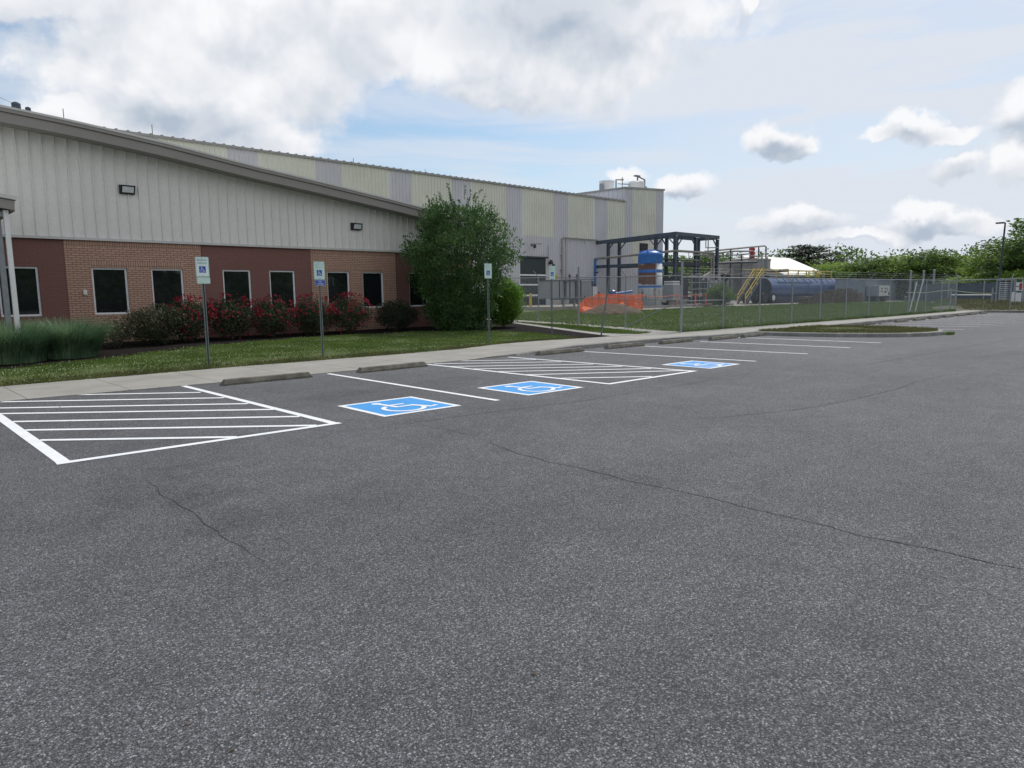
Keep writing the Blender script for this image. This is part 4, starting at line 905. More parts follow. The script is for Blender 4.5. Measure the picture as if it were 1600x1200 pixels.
# process equipment below the rack
t = thing('process_skid', 'dark cluster of vertical vessels and piping under the right half of the steel rack', 'process equipment', (60, 37, .5))
rnd = random.Random(5)
for k in range(9):
    x = 59.4 + k * .42; b = MB(); h = 1.7 + rnd.random() * .7; b.lathe([(.15, 0), (.15, h), (.10, h + .12), (.04, h + .15)], (x, 34.6 + rnd.random() * .6, .5), 10); b.build('vessel', MT[rnd.choice(['galv', 'pipe', 'steel_blue'])], t)
b = MB(); b.box(56.2, 63.4, 36.2, 37.2, .5, 1.2); b.box(56.2, 58.6, 36.2, 37.5, 1.2, 3.0); b.build('skid_frame', MT['steel_dark'], t)
b = MB()
for z in (1.4, 1.9, 2.5, 3.1): b.tube([(56.5, 34.9, z), (63.5, 34.8, z + .05)], .05, 6)
for x in (57.0, 58.4, 60.2, 62.6): b.tube([(x, 34.85, .5), (x, 34.85, 3.4)], .05, 6)
b.build('pipework', MT['pipe'], t)
t = thing('white_tote', 'white cube tote in a cage just right of the blue and white tank', 'tote', (53.2, 34.5, .5))
b = MB(); b.box(52.6, 53.9, 34.0, 35.1, .9, 2.3); b.build('tote_body', MT['tank_grey'], t)
b = MB(); b.box(52.7, 53.8, 34.1, 35.0, 2.3, 2.42); b.box(52.7, 53.8, 34.1, 35, 2.5, 2.62); b.build('tote_lids', MT['white'], t)
b = MB(); b.box(52.5, 54, 33.9, 35.2, .5, .9); b.build('pallet', MT['steel_dark'], t)
# black bucket lamp on a post
t = thing('bucket_lamp', 'black bucket-shaped lamp on a slim post beside the green bush', 'lamp', (50.75, 28.05, .38))
b = MB(); b.tube([(50.75, 28.05, .37), (50.75, 28.05, 2.5)], .055, 8); b.build('pole', MT['steel_dark'], t)
b = MB(); b.lathe([(.12, 0), (.2, .1), (.33, .4), (.36, .55), (.34, .62), (.1, .66)], (50.75, 28.05, 2.45), 18); b.build('lamp_head', MT['black'], t)

# grey silo with handrails and red hydrant-like pump
SX, SY = 79.9, 41.2
t = thing('grey_silo', 'squat grey flat-topped silo with rooftop pipework and a red pump, left of the white tent', 'silo', (SX, SY, .6))
b = MB(); b.lathe([(2.6, 0), (2.6, 4.7), (2.66, 4.72), (2.66, 4.95), (.3, 5.25)], (SX, SY, .5), 28); b.build('silo_wall', MT['conc_tank'], t, False)
b = MB(); b.lathe([(.9, 0), (.9, 4.4), (.3, 4.6)], (SX - 3.9, SY + .6, .5), 18); b.lathe([(.6, 0), (.6, 4.5), (.3, 4.7)], (SX - 2.8, SY - 1.2, .5), 16); b.build('side_vessel', MT['pipe'], t)
b = MB(); b.lathe([(.32, 0), (.32, .5), (.25, .6), (.25, 1.2), (.35, 1.3), (.35, 1.5), (.2, 1.7), (.08, 1.75)], (SX - 1.35, SY - 1.2, 5.15), 12); b.tube([(SX - 1.8, SY - 1.2, 6.2), (SX - .9, SY - 1.2, 6.2)], .16, 10); b.build('red_pump', MT['red'], t)
b = MB(); b.tube([(SX - 2.6, SY - 1.6, 5.0), (SX - 2.6, SY - 1.6, 5.75), (SX + .4, SY - 1.6, 5.75), (SX + .4, SY - 1.6, 5.2)], .10, 8); b.build('bent_pipe', MT['pipe'], t)
b = MB()
for x in (SX - 1.9, SX - .6): b.tube([(x, SY - 2.75, .5), (x, SY - 2.75, 5.6)], .09, 8)
b.box(SX - 2.6, SX + 2.5, SY - 2.9, SY - 2.7, 3.5, 3.62); b.build('standpipes', MT['galv'], t)
t = thing('overhead_pipe_run', 'elevated pipes on slim supports running from the steel rack to the grey silo', 'pipe run', (70, 39.5, .5))
b = MB(); b.tube([(62.9, 37.0, 5.65), (81.6, 40.0, 7.1), (82.3, 40.1, 7.0), (82.3, 40.1, 5.4)], .10, 8); b.build('upper_pipe', MT['pipe'], t)
b = MB(); b.tube([(62.9, 37.2, 5.35), (71.5, 38.6, 6.05), (78.5, 39.8, 6.35)], .09, 8); b.tube([(62.9, 37.0, 5.15), (72, 38.4, 5.65), (76.5, 39.2, 5.95)], .07, 8); b.build('lower_pipe', MT['pipe'], t)
b = MB(); b.tube([(62.6, 36, 4.4), (70, 37.6, 4.75), (77, 38.6, 5.0)], .13, 8); b.build('middle_pipe', MT['steel_dark'], t)
for x, y, h in ((66.2, 37.6, 5.6), (70.2, 38.2, 6.3), (80.6, 40.2, 6.9), (73.8, 38.8, 5.8)):
    b = MB(); b.tube([(x, y, .5), (x, y, h)], .08, 8); b.build('support', MT['steel_dark'], t)
b = MB(); b.tube([(63.2, 36, 2.9), (88, 38.6, 3.35)], .09, 8); b.tube([(63.2, 36, 3.3), (74, 37.6, 3.6)], .05, 8); b.build('low_pipe', MT['steel_dark'], t)

# tent-roofed shed
t = thing('white_tent_shed', 'big white fabric-roofed shed with a gable end toned grey for shade behind the tanker', 'shed', (94, 46, .6))
b = MB(); X0, X1 = 87.5, 102.0; yr, zr, ye, ze = 46.0, 6.42, 40.0, 3.75; yb = 52.0
def roofp(ya, za, yb_, zb_):
    b.add([(X0 - .2, ya, za), (X1, ya, za), (X1, yb_, zb_), (X0 - .2, yb_, zb_), (X0 - .2, ya, za - .12), (X1, ya, za - .12), (X1, yb_, zb_ - .12), (X0 - .2, yb_, zb_ - .12)], [(0, 1, 2, 3), (7, 6, 5, 4), (0, 4, 5, 1), (1, 5, 6, 2), (2, 6, 7, 3), (3, 7, 4, 0)])
roofp(ye, ze, yr, zr); roofp(yr, zr, yb, ze); b.build('fabric_roof', MT['white_fabric'], t)
b = MB(); b.face([(X0, ye + .1, .5), (X0, ye + .1, ze - .1), (X0, yr, zr - .14), (X0, yb - .1, ze - .1), (X0, yb - .1, .5)]); b.face([(X1 - .1, ye + .1, .5), (X1 - .1, yb - .1, .5), (X1 - .1, yb - .1, ze - .1), (X1 - .1, yr, zr - .14), (X1 - .1, ye + .1, ze - .1)]); b.build('gable_wall', MT['gable'], t)
b = MB(); b.face([(X0, ye + .1, .5), (X1 - .1, ye + .1, .5), (X1 - .1, ye + .1, ze - .1), (X0, ye + .1, ze - .1)]); b.build('side_wall', MT['gable'], t)

# tank trailer
t = thing('tank_trailer', 'long navy blue tank trailer parked behind the fence', 'trailer', (73.5, 32.2, .45))
L0, L1, yc, zc_, ry, rz = 64.9, 82.6, 32.2, 1.94, 1.25, 1.09
def ell(mb, stations, n=28):
    vs = []; fs = []
    for x, k in stations:
        for i in range(n): vs.append((x, yc + ry * k * cos(2 * pi * i / n), zc_ + rz * k * sin(2 * pi * i / n)))
    for j in range(len(stations) - 1):
        for i in range(n): i2 = (i + 1) % n; fs.append((j * n + i, (j + 1) * n + i, (j + 1) * n + i2, j * n + i2))
    fs.append(tuple(range(n))); fs.append(tuple(range(len(stations) * n - 1, (len(stations) - 1) * n - 1, -1))); mb.add(vs, fs)
b = MB(); ell(b, [(L0 + .05, 1)] + [(x, 1) for x in (68, 72, 76, 80)] + [(81.6, 1), (82.2, .93), (82.55, .72), (82.7, .4)]); b.build('tank_barrel', MT['navy'], t, False)
b = MB(); ell(b, [(L0 - .02, .5), (L0, .95), (L0 + .04, 1.03), (L0 + .12, 1.03)]); b.build('end_plate', MT['navy_dark'], t)
b = MB()
for x in (69.4, 73.4, 77.4): ell(b, [(x, 1.0), (x + .01, 1.025), (x + .10, 1.025), (x + .11, 1.0)])
b.build('ring_bands', MT['navy'], t)
b = MB(); b.box(62.8, 82.0, 31.3, 31.5, 1.0, 1.2); b.box(62.8, 82.0, 32.9, 33.1, 1.0, 1.2); b.box(62.6, 64.9, 31.3, 33.1, .95, 1.3); b.box(66.4, 79.8, 31.15, 33.1, .50, 1.15); b.build('chassis', MT['navy_dark'], t)
for x, y in ((63.9, 31.2), (65.7, 31.2), (63.9, 33.0), (65.7, 33.0)):
    b = MB(); b.tube([(x, y - .14, .98), (x, y + .16, .98)], .52, 22); w_ = b.build('wheel', MT['tyre'], t)
    b = MB(); b.tube([(x, y - .17, .98), (x, y - .135, .98)], [.26, .29], 16); b.tube([(x, y - .2, .98), (x, y - .17, .98)], .1, 10); b.build('hub', MT['white' if x > 65 else 'navy_dark'], w_)
b = MB(); b.box(79.2, 79.4, 31.4, 31.55, .45, 1.0); b.box(79.2, 79.4, 32.9, 33.05, .45, 1.0); b.build('landing_leg', MT['navy_dark'], t)
b = MB(); b.beam((66.5, 31.05, 2.45), (74.5, 31.05, 2.45), .05, .05)
for k in range(10): b.beam((66.2 + k * 1.5, 31.3, 3.0), (66.9 + k * 1.5, 31.03, 2.46), .04, .04)
b.box(65.2, 81.8, 31.75, 32.6, 3.03, 3.07); b.build('catwalk', MT['navy_dark'], t)
b = MB(); b.lathe([(.16, 0), (.16, .2), (.08, .3)], (82.9, 31.9, 1.9), 10); b.tube([(82.5, 31.9, 1.7), (82.9, 31.9, 1.7), (82.9, 31.9, 1.9)], .06, 8); b.build('valve', MT['white'], t)
t = thing('yellow_guardrail', 'yellow guardrail along the top of the navy tank trailer', 'guardrail', (73, 31.7, 3.1))
b = MB(); b.beam((63.2, 31.65, 3.74), (81.0, 31.65, 3.74), .06, .06); b.beam((63.2, 31.65, 3.42), (81.0, 31.65, 3.42), .05, .05); b.beam((63.2, 32.9, 3.74), (81.0, 32.9, 3.74), .06, .06); b.beam((81, 31.65, 3.74), (81, 32.9, 3.74), .06, .06); b.build('rails', MT['yellow'], t)
for x in (63.2, 64.6, 67.3, 70.0, 72.4, 74.4, 75.0, 77.0, 77.6, 79.0, 81.0):
    b = MB(); b.beam((x, 31.65, 3.02), (x, 31.65, 3.72), .08, .08); b.build('post', MT['yellow'], t)
b = MB(); b.tube([(64.8, 32.9, 3.50), (72.8, 32.9, 3.72)], .09, 8); b.tube([(70.6, 32.9, 3.72), (72.6, 32.9, 3.8)], .16, 8); b.build('loading_arm', MT['steel_dark'], t)
t = thing('yellow_stair', 'steep yellow steel stair leading up to the left end of the navy tank trailer', 'stair', (61.5, 31.4, .46))
A0, A1 = Vector((59.9, 31.0, .46)), Vector((63.1, 31.0, 3.0))
for dy in (0, .8):
    o_ = Vector((0, dy, 0)); b = MB(); b.beam(A0 + o_, A1 + o_, .05, .2); b.build('stringer', MT['steel_blue'], t)
    b = MB(); b.beam(A0 + o_ + Vector((0, 0, .85)), A1 + o_ + Vector((0, 0, .8)), .06, .06); b.beam(A0 + o_ + Vector((0, 0, .45)), A1 + o_ + Vector((0, 0, .42)), .05, .05)
    for u in (0, .33, .66, 1): p_ = A0.lerp(A1, u) + o_; b.beam(p_, p_ + Vector((0, 0, .85)), .06, .06)
    b.build('handrail', MT['yellow'], t)
b = MB()
for k in range(13): p_ = A0.lerp(A1, (k + .5) / 13); b.box(p_.x - .12, p_.x + .12, p_.y + .04, p_.y + .76, p_.z - .02, p_.z + .02)
b.build('treads', MT['steel_dark'], t)

# piles of wooden pallets: every pallet a thing
pm = MB(); rnd = random.Random(4)
for k in range(7): pm.box(-.6, .6, -.5 + k * .15, -.5 + k * .15 + .10, .115, .14)
for k in range(3): pm.box(-.6, .6, -.5 + k * .45, -.5 + k * .45 + .10, .0, .022)
for u in (-.6, -.06, .48):
    pm.box(u, u + .12, -.5, .5, .092, .114)
    for v in (-.5, -.05, .40): pm.box(u, u + .12, v, v + .10, .023, .091)
pallet0 = pm.build('pallet', MT['timber']); first = True
for (x, y, n, nm) in ((64.4, 27.3, 5, 'in the low leftmost pile'), (65.8, 27.4, 4, 'in the second pile'), (68.3, 27.4, 7, 'in the third pile'), (69.8, 27.2, 9, 'in the fourth pile'),
                      (71.3, 27.2, 9, 'in the fifth pile'), (72.8, 27.1, 10, 'in the tallest pile'), (74.3, 27.1, 9, 'in the seventh pile'), (75.8, 27.0, 7, 'in the rightmost pile')):
    for k in range(n):
        o = pallet0 if first else pallet0.copy()
        if not first: COL.objects.link(o)
        first = False
        o.location = (x + rnd.uniform(-.1, .1), y + rnd.uniform(-.07, .07), tz(x, y) + .004 + k * .146); o.rotation_euler = (0, 0, rnd.uniform(-.06, .06)); o.scale = (1.12, 1, 1)
        lv_ = 'lowest' if k == 0 else 'topmost' if k == n - 1 else ['', 'second', 'third', 'fourth', 'fifth', 'sixth', 'seventh', 'eighth', 'ninth'][k] + ' from the ground'
        tag(o, 'brown wooden pallet, ' + lv_ + ' ' + nm, 'pallet', 'wooden pallets piled beside the trailer')
# generator
t = thing('generator_trailer', 'white boxy generator with black markings on a small wheeled trailer', 'generator', (83, 26.9, .35))
gx0, gx1, gy = 80.9, 84.6, 26.6; z0 = .95
b = MB(); b.box(gx0 + .4, gx1, gy, gy + 1.2, z0, z0 + 1.15); b.build('housing', MT['white'], t)
b = MB(); b.box(gx0, gx0 + .4, gy + .02, gy + 1.18, z0, z0 + 1.12); b.build('blue_end', MT['cont'], t)
b = MB()
for x, z, w_, h in ((gx0 + 1.0, .75, .4, .14), (gx0 + 1.0, .45, .4, .12), (gx0 + 2.2, .7, .28, .2), (gx0 + 2.1, .35, .6, .18), (gx0 + 2.8, .6, .16, .3), (gx0 + 3.3, .12, .28, .3), (gx0 + 1.62, .40, .1, .12)): b.box(x, x + w_, gy - .02, gy - .002, z0 + z, z0 + z + h)
b.build('vents', MT['steel_dark'], t)
b = MB(); b.box(gx0 + .2, gx1 + .2, gy + .1, gy + 1.1, .75, .95); b.box(gx1 + .2, gx1 + 1.6, gy + .5, gy + .7, .75, .85); b.build('chassis', MT['navy_dark'], t)
for x in (gx0 + 1.5, gx0 + 2.3):
    b = MB(); b.tube([(x, gy + .0, .68), (x, gy + .2, .68)], .33, 16); b.build('wheel', MT['tyre'], t)
# shipping container
t = thing('shipping_container', 'blue-grey corrugated shipping container behind the generator', 'container', (85, 28.4, .35))
b = MB(); cx0, cx1, cy = 79.0, 91.2, 28.0; b.box(cx0, cx1, cy, cy + 2.4, .4, 2.75); x = cx0 + .15
while x < cx1 - .2: b.add([(x, cy, .52), (x + .06, cy - .06, .52), (x + .18, cy - .06, .52), (x + .24, cy, .52), (x, cy, 2.62), (x + .06, cy - .06, 2.62), (x + .18, cy - .06, 2.62), (x + .24, cy, 2.62)], [(0, 1, 5, 4), (1, 2, 6, 5), (2, 3, 7, 6)]); x += .42
b.build('body', MT['cont'], t)
b = MB()
for x in (cx0 - .02, cx1 - .14): b.box(x, x + .16, cy - .08, cy + .06, .38, 2.77)
b.box(cx0 + .14, cx1 - .14, cy - .075, cy - .0, .38, .5); b.box(cx0 + .14, cx1 - .14, cy - .075, cy - .0, 2.64, 2.77); b.build('frame', MT['cont'], t)
b = MB(); b.box(83.6, 84.6, cy - .075, cy - .065, 2.05, 2.25); b.box(83.7, 84.5, cy - .075, cy - .065, 1.8, 1.95); b.build('pale_lettering', MT['tank_grey'], t)

# ================================================================ FENCES
def fence(label, P0, P1, spacing, zf, h, arm, loc, barb=True, mid=None, pitch=.085, wr=.0024, ends=(True, True), heights={}, meshed=True):
    t = thing('chain_link_fence', label, 'fence', loc)
    P0 = Vector((*P0, 0)); P1 = Vector((*P1, 0)); L = (P1 - P0).length; d = (P1 - P0) / L; nrm = Vector((d.y, -d.x, 0))
    n = max(1, round(L / spacing)); zz = lambda s: zf(*(P0 + d * s).xy)
    for i in range(n + 1):
        if (i == 0 and not ends[0]) or (i == n and not ends[1]): continue
        s = L * i / n; p = P0 + d * s; z = zz(s); r = .030; hh = heights.get(i, h)
        b = MB(); b.tube([(p.x, p.y, z - .05), (p.x, p.y, z + hh)], .045 if i in heights else r, 8)
        if arm and not i in heights: b.tube([(p.x, p.y, z + h), (p.x + arm[0], p.y + arm[1], z + h + arm[2])], .016, 6)
        b.build('fence_post', MT['galv'], t)
    k = max(2, int(L / 3))
    line_ = lambda dz, off=Vector((0, 0, 0)): [tuple(P0 + d * (L * i / k) + off + Vector((0, 0, zz(L * i / k) + dz))) for i in range(k + 1)]
    b = MB(); b.tube(line_(h - .04), .021, 7); b.build('top_rail', MT['galv'], t)
    if mid:
        for s0, s1, z_, z2 in mid:
            b = MB(); a_ = P0 + d * s0; c_ = P0 + d * s1; b.tube([(a_.x, a_.y, zz(s0) + z_), (c_.x, c_.y, zz(s1) + z2)], .02, 6); b.build('brace_rail', MT['galv'], t)
    b = MB(); hw = h - .07; s = -hw
    if meshed:
        while s < L:
            for sg in (1, -1):
                a0, a1 = (s, s + hw) if sg > 0 else (s + hw, s)
                z0, z1 = .04, hw; u0, u1 = a0, a1
                # clip the strand to [0, L]
                def at_(u): return z0 + (z1 - z0) * (u - u0) / (u1 - u0)
                lo, hi = max(0, min(u0, u1)), min(L, max(u0, u1))
                if hi - lo < .03: continue
                q0 = P0 + d * lo + nrm * (.03 + .0025 * sg); q1 = P0 + d * hi + nrm * (.03 + .0025 * sg)
                A_ = Vector((q0.x, q0.y, zz(lo) + at_(lo))); B_ = Vector((q1.x, q1.y, zz(hi) + at_(hi)))
                dd = (B_ - A_).normalized(); e1 = nrm * wr; e2 = dd.cross(nrm).normalized() * wr
                b.add([A_ + e1, A_ - e1 * .5 + e2 * .87, A_ - e1 * .5 - e2 * .87, B_ + e1, B_ - e1 * .5 + e2 * .87, B_ - e1 * .5 - e2 * .87], [(0, 1, 4, 3), (1, 2, 5, 4), (2, 0, 3, 5)])
            s += pitch
        b.build('wire_mesh', MT['wire'], t)
    if barb:
        b = MB()
        for k_ in (.25, .62, .97): b.tube(line_(h + arm[2] * k_, Vector((arm[0] * k_, arm[1] * k_, 0))), .0035, 3, False)
        b.build('barbed_wire', MT['wire'], t)
    return t
zt_ = lambda x, y: tz(x, y)
fence('long chain-link fence running beside the sidewalk to the right', (23.02, 14.5), (55.0, 13.08), 2.95, zt_, 2.12, (.05, -.28, .30), (39, 13.8, .13), mid=[(0, 2.95, 1.18, 1.18)], heights={0: 2.66, 11: 2.42})
fence('chain-link fence running back from the corner post towards the warehouse', (23.02, 14.5), (25.1, 26.5), 3.05, zt_, 2.18, (-.28, .05, .28), (24, 20, .2), mid=[(0, 12.1, 1.22, 1.2), (0, 3, 1.22, .1)], ends=(False, True), heights={2: 2.6}, barb=False, pitch=.11)
fence('low-mesh chain-link fence across the grass bank at the far right', (55.0, 13.08), (57.2, -2), 3.0, lambda x, y: .13 + (x - 55) * .09, 2.12, (.28, 0, .28), (56, 5, .13), ends=(False, True), barb=False, pitch=.16)
# taller gate posts farther off
for i, (x, y) in enumerate(((79.3, 23.0), (80.3, 22.1), (75.7, 19.95))):
    b = MB(); z = tz(x, y); b.tube([(x, y, z - .05), (x, y, z + 3.15)], .10, 8); b.lathe([(.12, 0), (.12, .08), (.05, .14)], (x, y, z + 3.15), 8)
    tag(recentre(b.build('gate_post', MT['galv']), (x, y, z)), ['tall far gate post left of the two leaning poles', 'tall far gate post just right of the leaning poles', 'tall far gate post midway between the leaning poles and the last fence post'][i], 'gate post', 'tall gate posts behind the fence')
for i, (a_, b_) in enumerate((((51.03, 14.2, .13), (51.3, 13.6, 2.18)), ((51.6, 14.05, .13), (52.0, 13.45, 2.36)))):
    a_ = Vector(a_); b_ = Vector(b_)
    a_ = Vector((51.0, 14.75, .13)) if i == 0 else Vector((51.1, 14.45, .13)); b_ = Vector((50.99, 14.4, 2.14)) if i == 0 else Vector((51.05, 14.05, 2.30))
    p = MB(); p.tube([a_, b_], .035, 8); tag(recentre(p.build('leaning_pole', MT['white']), a_), ['shorter pale pole leaning against the long fence', 'longer pale pole leaning beside it, with its top on the fence rail'][i], 'pole', 'pale poles leaning on the fence')
# bare leaning sign post
t = thing('bare_sign_post', 'dark metal post without a sign, leaning right at the tip of the mulch bed', 'post', (19.43, 15.51, .13))
b = MB(); a_ = Vector((19.43, 15.51, .08)); b_ = Vector((19.70, 15.36, 2.20)); b.beam(a_, b_, .06, .02); b.beam(a_ + Vector((-.025, -.02, 0)), b_ + Vector((-.025, -.02, 0)), .012, .035); b.build('post', MT['post_green'], t)

# ================================================================ PARKING SIGNS
def text_faces(mb, s, size, ox, oz, y, squash=1.0):
    cu_ = bpy.data.curves.new('t', 'FONT'); cu_.body = s; cu_.size = size; cu_.align_x = 'CENTER'; cu_.offset = size * .012
    ob = bpy.data.objects.new('t', cu_); COL.objects.link(ob)
    dg = bpy.context.evaluated_depsgraph_get(); me = bpy.data.meshes.new_from_object(ob.evaluated_get(dg))
    mb.add([(ox + v.co.x * squash, y, oz + v.co.y) for v in me.vertices], [tuple(p.vertices) for p in me.polygons])
    bpy.data.objects.remove(ob); bpy.data.meshes.remove(me); bpy.data.curves.remove(cu_)
def rrect(w, h, r, n=5):
    P = []
    for cx_, cy_, a0 in ((w / 2 - r, h / 2 - r, 0), (-w / 2 + r, h / 2 - r, 90), (-w / 2 + r, -h / 2 + r, 180), (w / 2 - r, -h / 2 + r, 270)):
        for i in range(n + 1): an = R(a0 + 90 * i / n); P.append((cx_ + r * cos(an), cy_ + r * sin(an)))
    return P
def plate(name, m, cx_, cz, w, h, y, t, th=.004, r=.02, parent=None):
    b = MB(); P = rrect(w, h, r); n = len(P)
    b.add([(cx_ + u, y - th, cz + v) for u, v in P] + [(cx_ + u, y, cz + v) for u, v in P], [tuple(range(n)), tuple(range(2 * n - 1, n - 1, -1))] + [(i, n + i, n + (i + 1) % n, (i + 1) % n) for i in range(n)])
    return b.build(name, m, parent or t)
def lawnz(x, y):
    e_ = max(0, min(1, (y - interp(GEDGE, x)) / .45)); return wz(x) + (tz(x, y) - wz(x)) * e_
def sign(x, y, ztop, label, faded, lower=None, lean=0.0):
    z = lawnz(x, y) - .01; t = thing('parking_sign', label, 'parking sign', (x, y, z), 'accessible parking signs along the lawn')
    b = MB(); zt2 = ztop - .03                        # U-channel post: two flanges and a recessed web
    for s in (-1, 1): b.add([(x + s * .018, y - .004, z - .1), (x + s * .036, y - .004, z - .1), (x + s * .036, y + .004, z - .1), (x + s * .018, y + .004, z - .1), (x + s * .018, y - .004, zt2), (x + s * .036, y - .004, zt2), (x + s * .036, y + .004, zt2), (x + s * .018, y + .004, zt2)], [(0, 3, 2, 1), (4, 5, 6, 7), (0, 1, 5, 4), (1, 2, 6, 5), (2, 3, 7, 6), (3, 0, 4, 7)])
    b.build('channel_post', MT['post_green'], t)
    b = MB(); b.box(x - .018, x + .018, y + .018, y + .026, z - .1, zt2 - .01); b.build('post_web', MT['post_dark'], t)
    zc2 = ztop - .2285; yy = y - .006
    p = plate('sign_plate', MT['sign_mint'] if faded else MT['sign_white'], x, zc2, .305, .457, yy, t)
    g_ = MB(); P0 = rrect(.290, .442, .016); P1 = rrect(.278, .430, .012); n = len(P0)          # border line
    g_.add([(x + u, yy - .0055, zc2 + v) for u, v in P0] + [(x + u, yy - .0055, zc2 + v) for u, v in P1], [(i, (i + 1) % n, n + (i + 1) % n, n + i) for i in range(n)])
    text_faces(g_, 'RESERVED', .060, x, ztop - .095, yy - .0055, .86); text_faces(g_, 'PARKING', .060, x, ztop - .165, yy - .0055, .86)
    g_.build('green_lettering', MT['sign_faded'] if faded else MT['sign_green'], p)
    bs = .148; zb_ = ztop - .29
    q = MB(); q.box(x - bs / 2, x + bs / 2, yy - .0065, yy - .0045, zb_ - bs / 2, zb_ + bs / 2); q.build('blue_square', MT['sign_blue'], p)
    s_ = isa(bs * .92, Vector((x - bs * .46, yy - .008, zb_ - bs * .46)), Vector((1, 0, 0)), Vector((0, 0, 1)), Vector((0, -1, 0)), .0003); s_.build('wheelchair_symbol', MT['white'], p)
    bt_ = MB(); 
    for zz_ in (ztop - .03, ztop - .425): bt_.tube([(x, yy - .004, zz_), (x, yy - .011, zz_)], .008, 6)
    bt_.build('bolts', MT['galv'], p)
    if lower:
        zc3 = ztop - .457 - .008 - .075
        l = plate('lower_plate', MT['sign_blue'] if lower == 'van' else MT['sign_mint'], x + .008, zc3, .305, .150, yy - .002, t)
        g2 = MB(); P0 = rrect(.292, .137, .015); P1 = rrect(.280, .125, .011)
        g2.add([(x + .008 + u, yy - .0075, zc3 + v) for u, v in P0] + [(x + .008 + u, yy - .0075, zc3 + v) for u, v in P1], [(i, (i + 1) % n, n + (i + 1) % n, n + i) for i in range(n)])
        if lower == 'van': text_faces(g2, 'VAN', .052, x + .008, zc3 + .008, yy - .0075); text_faces(g2, 'ACCESSIBLE', .042, x + .008, zc3 - .042, yy - .0075, .88)
        g2.build('plate_lettering', MT['white'] if lower == 'van' else MT['sign_faded'], l)
sign(6.14, 16.62, 2.59, 'nearest parking sign with a pale green lower plate, left on the lawn', False, 'fine')
sign(9.0, 16.42, 2.54, 'parking sign with a blue lower plate reading VAN ACCESSIBLE', True, 'van')
sign(14.6, 16.12, 2.60, 'parking sign without a lower plate standing in front of the big tree', True)
sign(18.0, 16.55, 2.61, 'small far parking sign at the mulch bed, in front of the warehouse door', True)

# ================================================================ WHEEL STOPS
def wheel_stop_mb(L=1.83, seed=0):
    mb = MB(); n = 14; prof = [(-.09, 0), (-.087, .035), (-.055, .104), (-.04, .112), (.04, .112), (.055, .104), (.087, .035), (.09, 0)]
    vs = []; fs = []
    for i in range(n + 1):
        u = -L / 2 + L * i / n
        for (y, z) in prof:
            e = max(0, (abs(u) - (L / 2 - .10)) / .10)          # the ends slope back
            off = -(z / .135) * .085 * e * (1 if u > 0 else -1)
            nz = noise.noise(Vector((u * 5, y * 20, seed + z * 9))) * .006
            vs.append((u + off, y + nz, max(0, z + nz * (1 if z > 0 else 0))))
    m_ = len(prof)
    for i in range(n):
        for k in range(m_ - 1): fs.append((i * m_ + k, i * m_ + k + 1, (i + 1) * m_ + k + 1, (i + 1) * m_ + k))
    fs.append(tuple(range(m_ - 1, -1, -1))); fs.append(tuple(range(n * m_, (n + 1) * m_))); mb.add(vs, fs)
    return mb
WS = [(5.97, 13.12, -.02, 'nearest concrete wheel stop, by the near hatched aisle'), (8.83, 12.98, .01, 'wheel stop between the first white stall line and the second hatched aisle'), (14.32, 12.85, -.03, 'wheel stop in the stall just right of the second hatched aisle'), (17.1, 12.72, -.02, 'wheel stop beyond the farthest blue wheelchair square, second after the hatched aisle'),
      (19.65, 12.55, 0, 'third wheel stop after the second hatched aisle'), (22.05, 12.2, .02, 'fourth wheel stop after the second hatched aisle'), (24.0, 12.05, .03, 'wheel stop touching the near side of the grass island')]
FS = [(38.9, 11.6), (41.5, 11.5), (43.9, 11.4), (46.6, 11.4), (49.2, 11.35), (51.7, 11.3), (54.2, 11.25)]
s0 = wheel_stop_mb().build('wheel_stop', MT['stop']); base = None
ordn = ['first', 'second', 'third', 'fourth', 'fifth', 'sixth', 'last']
for i, (x, y, rz_, lab) in enumerate(WS + [(x, y, 0, '%s wheel stop of the far row beyond the grass island' % ordn[k]) for k, (x, y) in enumerate(FS)]):
    o = s0 if i == 0 else s0.copy()
    if i: COL.objects.link(o)
    o.location = (x, y, .001); o.rotation_euler = (0, 0, rz_); o.scale = (1 if i < 7 else .95, 1 + .04 * (i % 3), 1)
    if i % 2: o.rotation_euler.z += pi
    tag(o, lab, 'wheel stop', 'concrete wheel stops at the heads of the stalls')

# ================================================================ FAR RIGHT
t = thing('lamp_post', 'tall dark lamp post with a single head at the far right', 'lamp post', (77.6, 15.12, .2))
b = MB(); b.tube([(77.6, 15.12, .15), (77.7, 15.05, 4), (77.85, 15.0, 7.62)], [.11, .09, .07], 8); b.build('pole', MT['steel_dark'], t)
b = MB(); b.box(77.6, 77.95, 15.05, 15.7, 7.55, 7.68); b.build('lamp_head', MT['steel_blue'], t)
t = thing('turnstile', 'tall grey turnstile cage with a comb of horizontal bars at the far right', 'turnstile', (62.2, 11.6, .66))
b = MB()
for x, y in ((61.9, 12.15), (61.9, 11.25), (62.9, 12.15), (62.9, 11.25)): b.beam((x, y, .6), (x, y, 2.25), .07)
b.beam((61.9, 12.2, 2.25), (61.9, 11.2, 2.25), .08); b.beam((62.9, 12.2, 2.25), (62.9, 11.2, 2.25), .08); b.beam((61.9, 12.15, 2.24), (62.9, 12.15, 2.24), .07); b.beam((61.9, 11.25, 2.24), (62.9, 11.25, 2.24), .07); b.build('frame', MT['galv'], t)
b = MB(); b.tube([(62.4, 11.7, .62), (62.4, 11.7, 2.2)], .05, 8)
for k in range(9):
    z = .85 + k * .15
    for an in (200, 320, 80): b.tube([(62.4, 11.7, z), (62.4 + .42 * cos(R(an)), 11.7 + .42 * sin(R(an)), z)], .016, 5)
b.build('rotor_arms', MT['galv'], t)
b = MB()
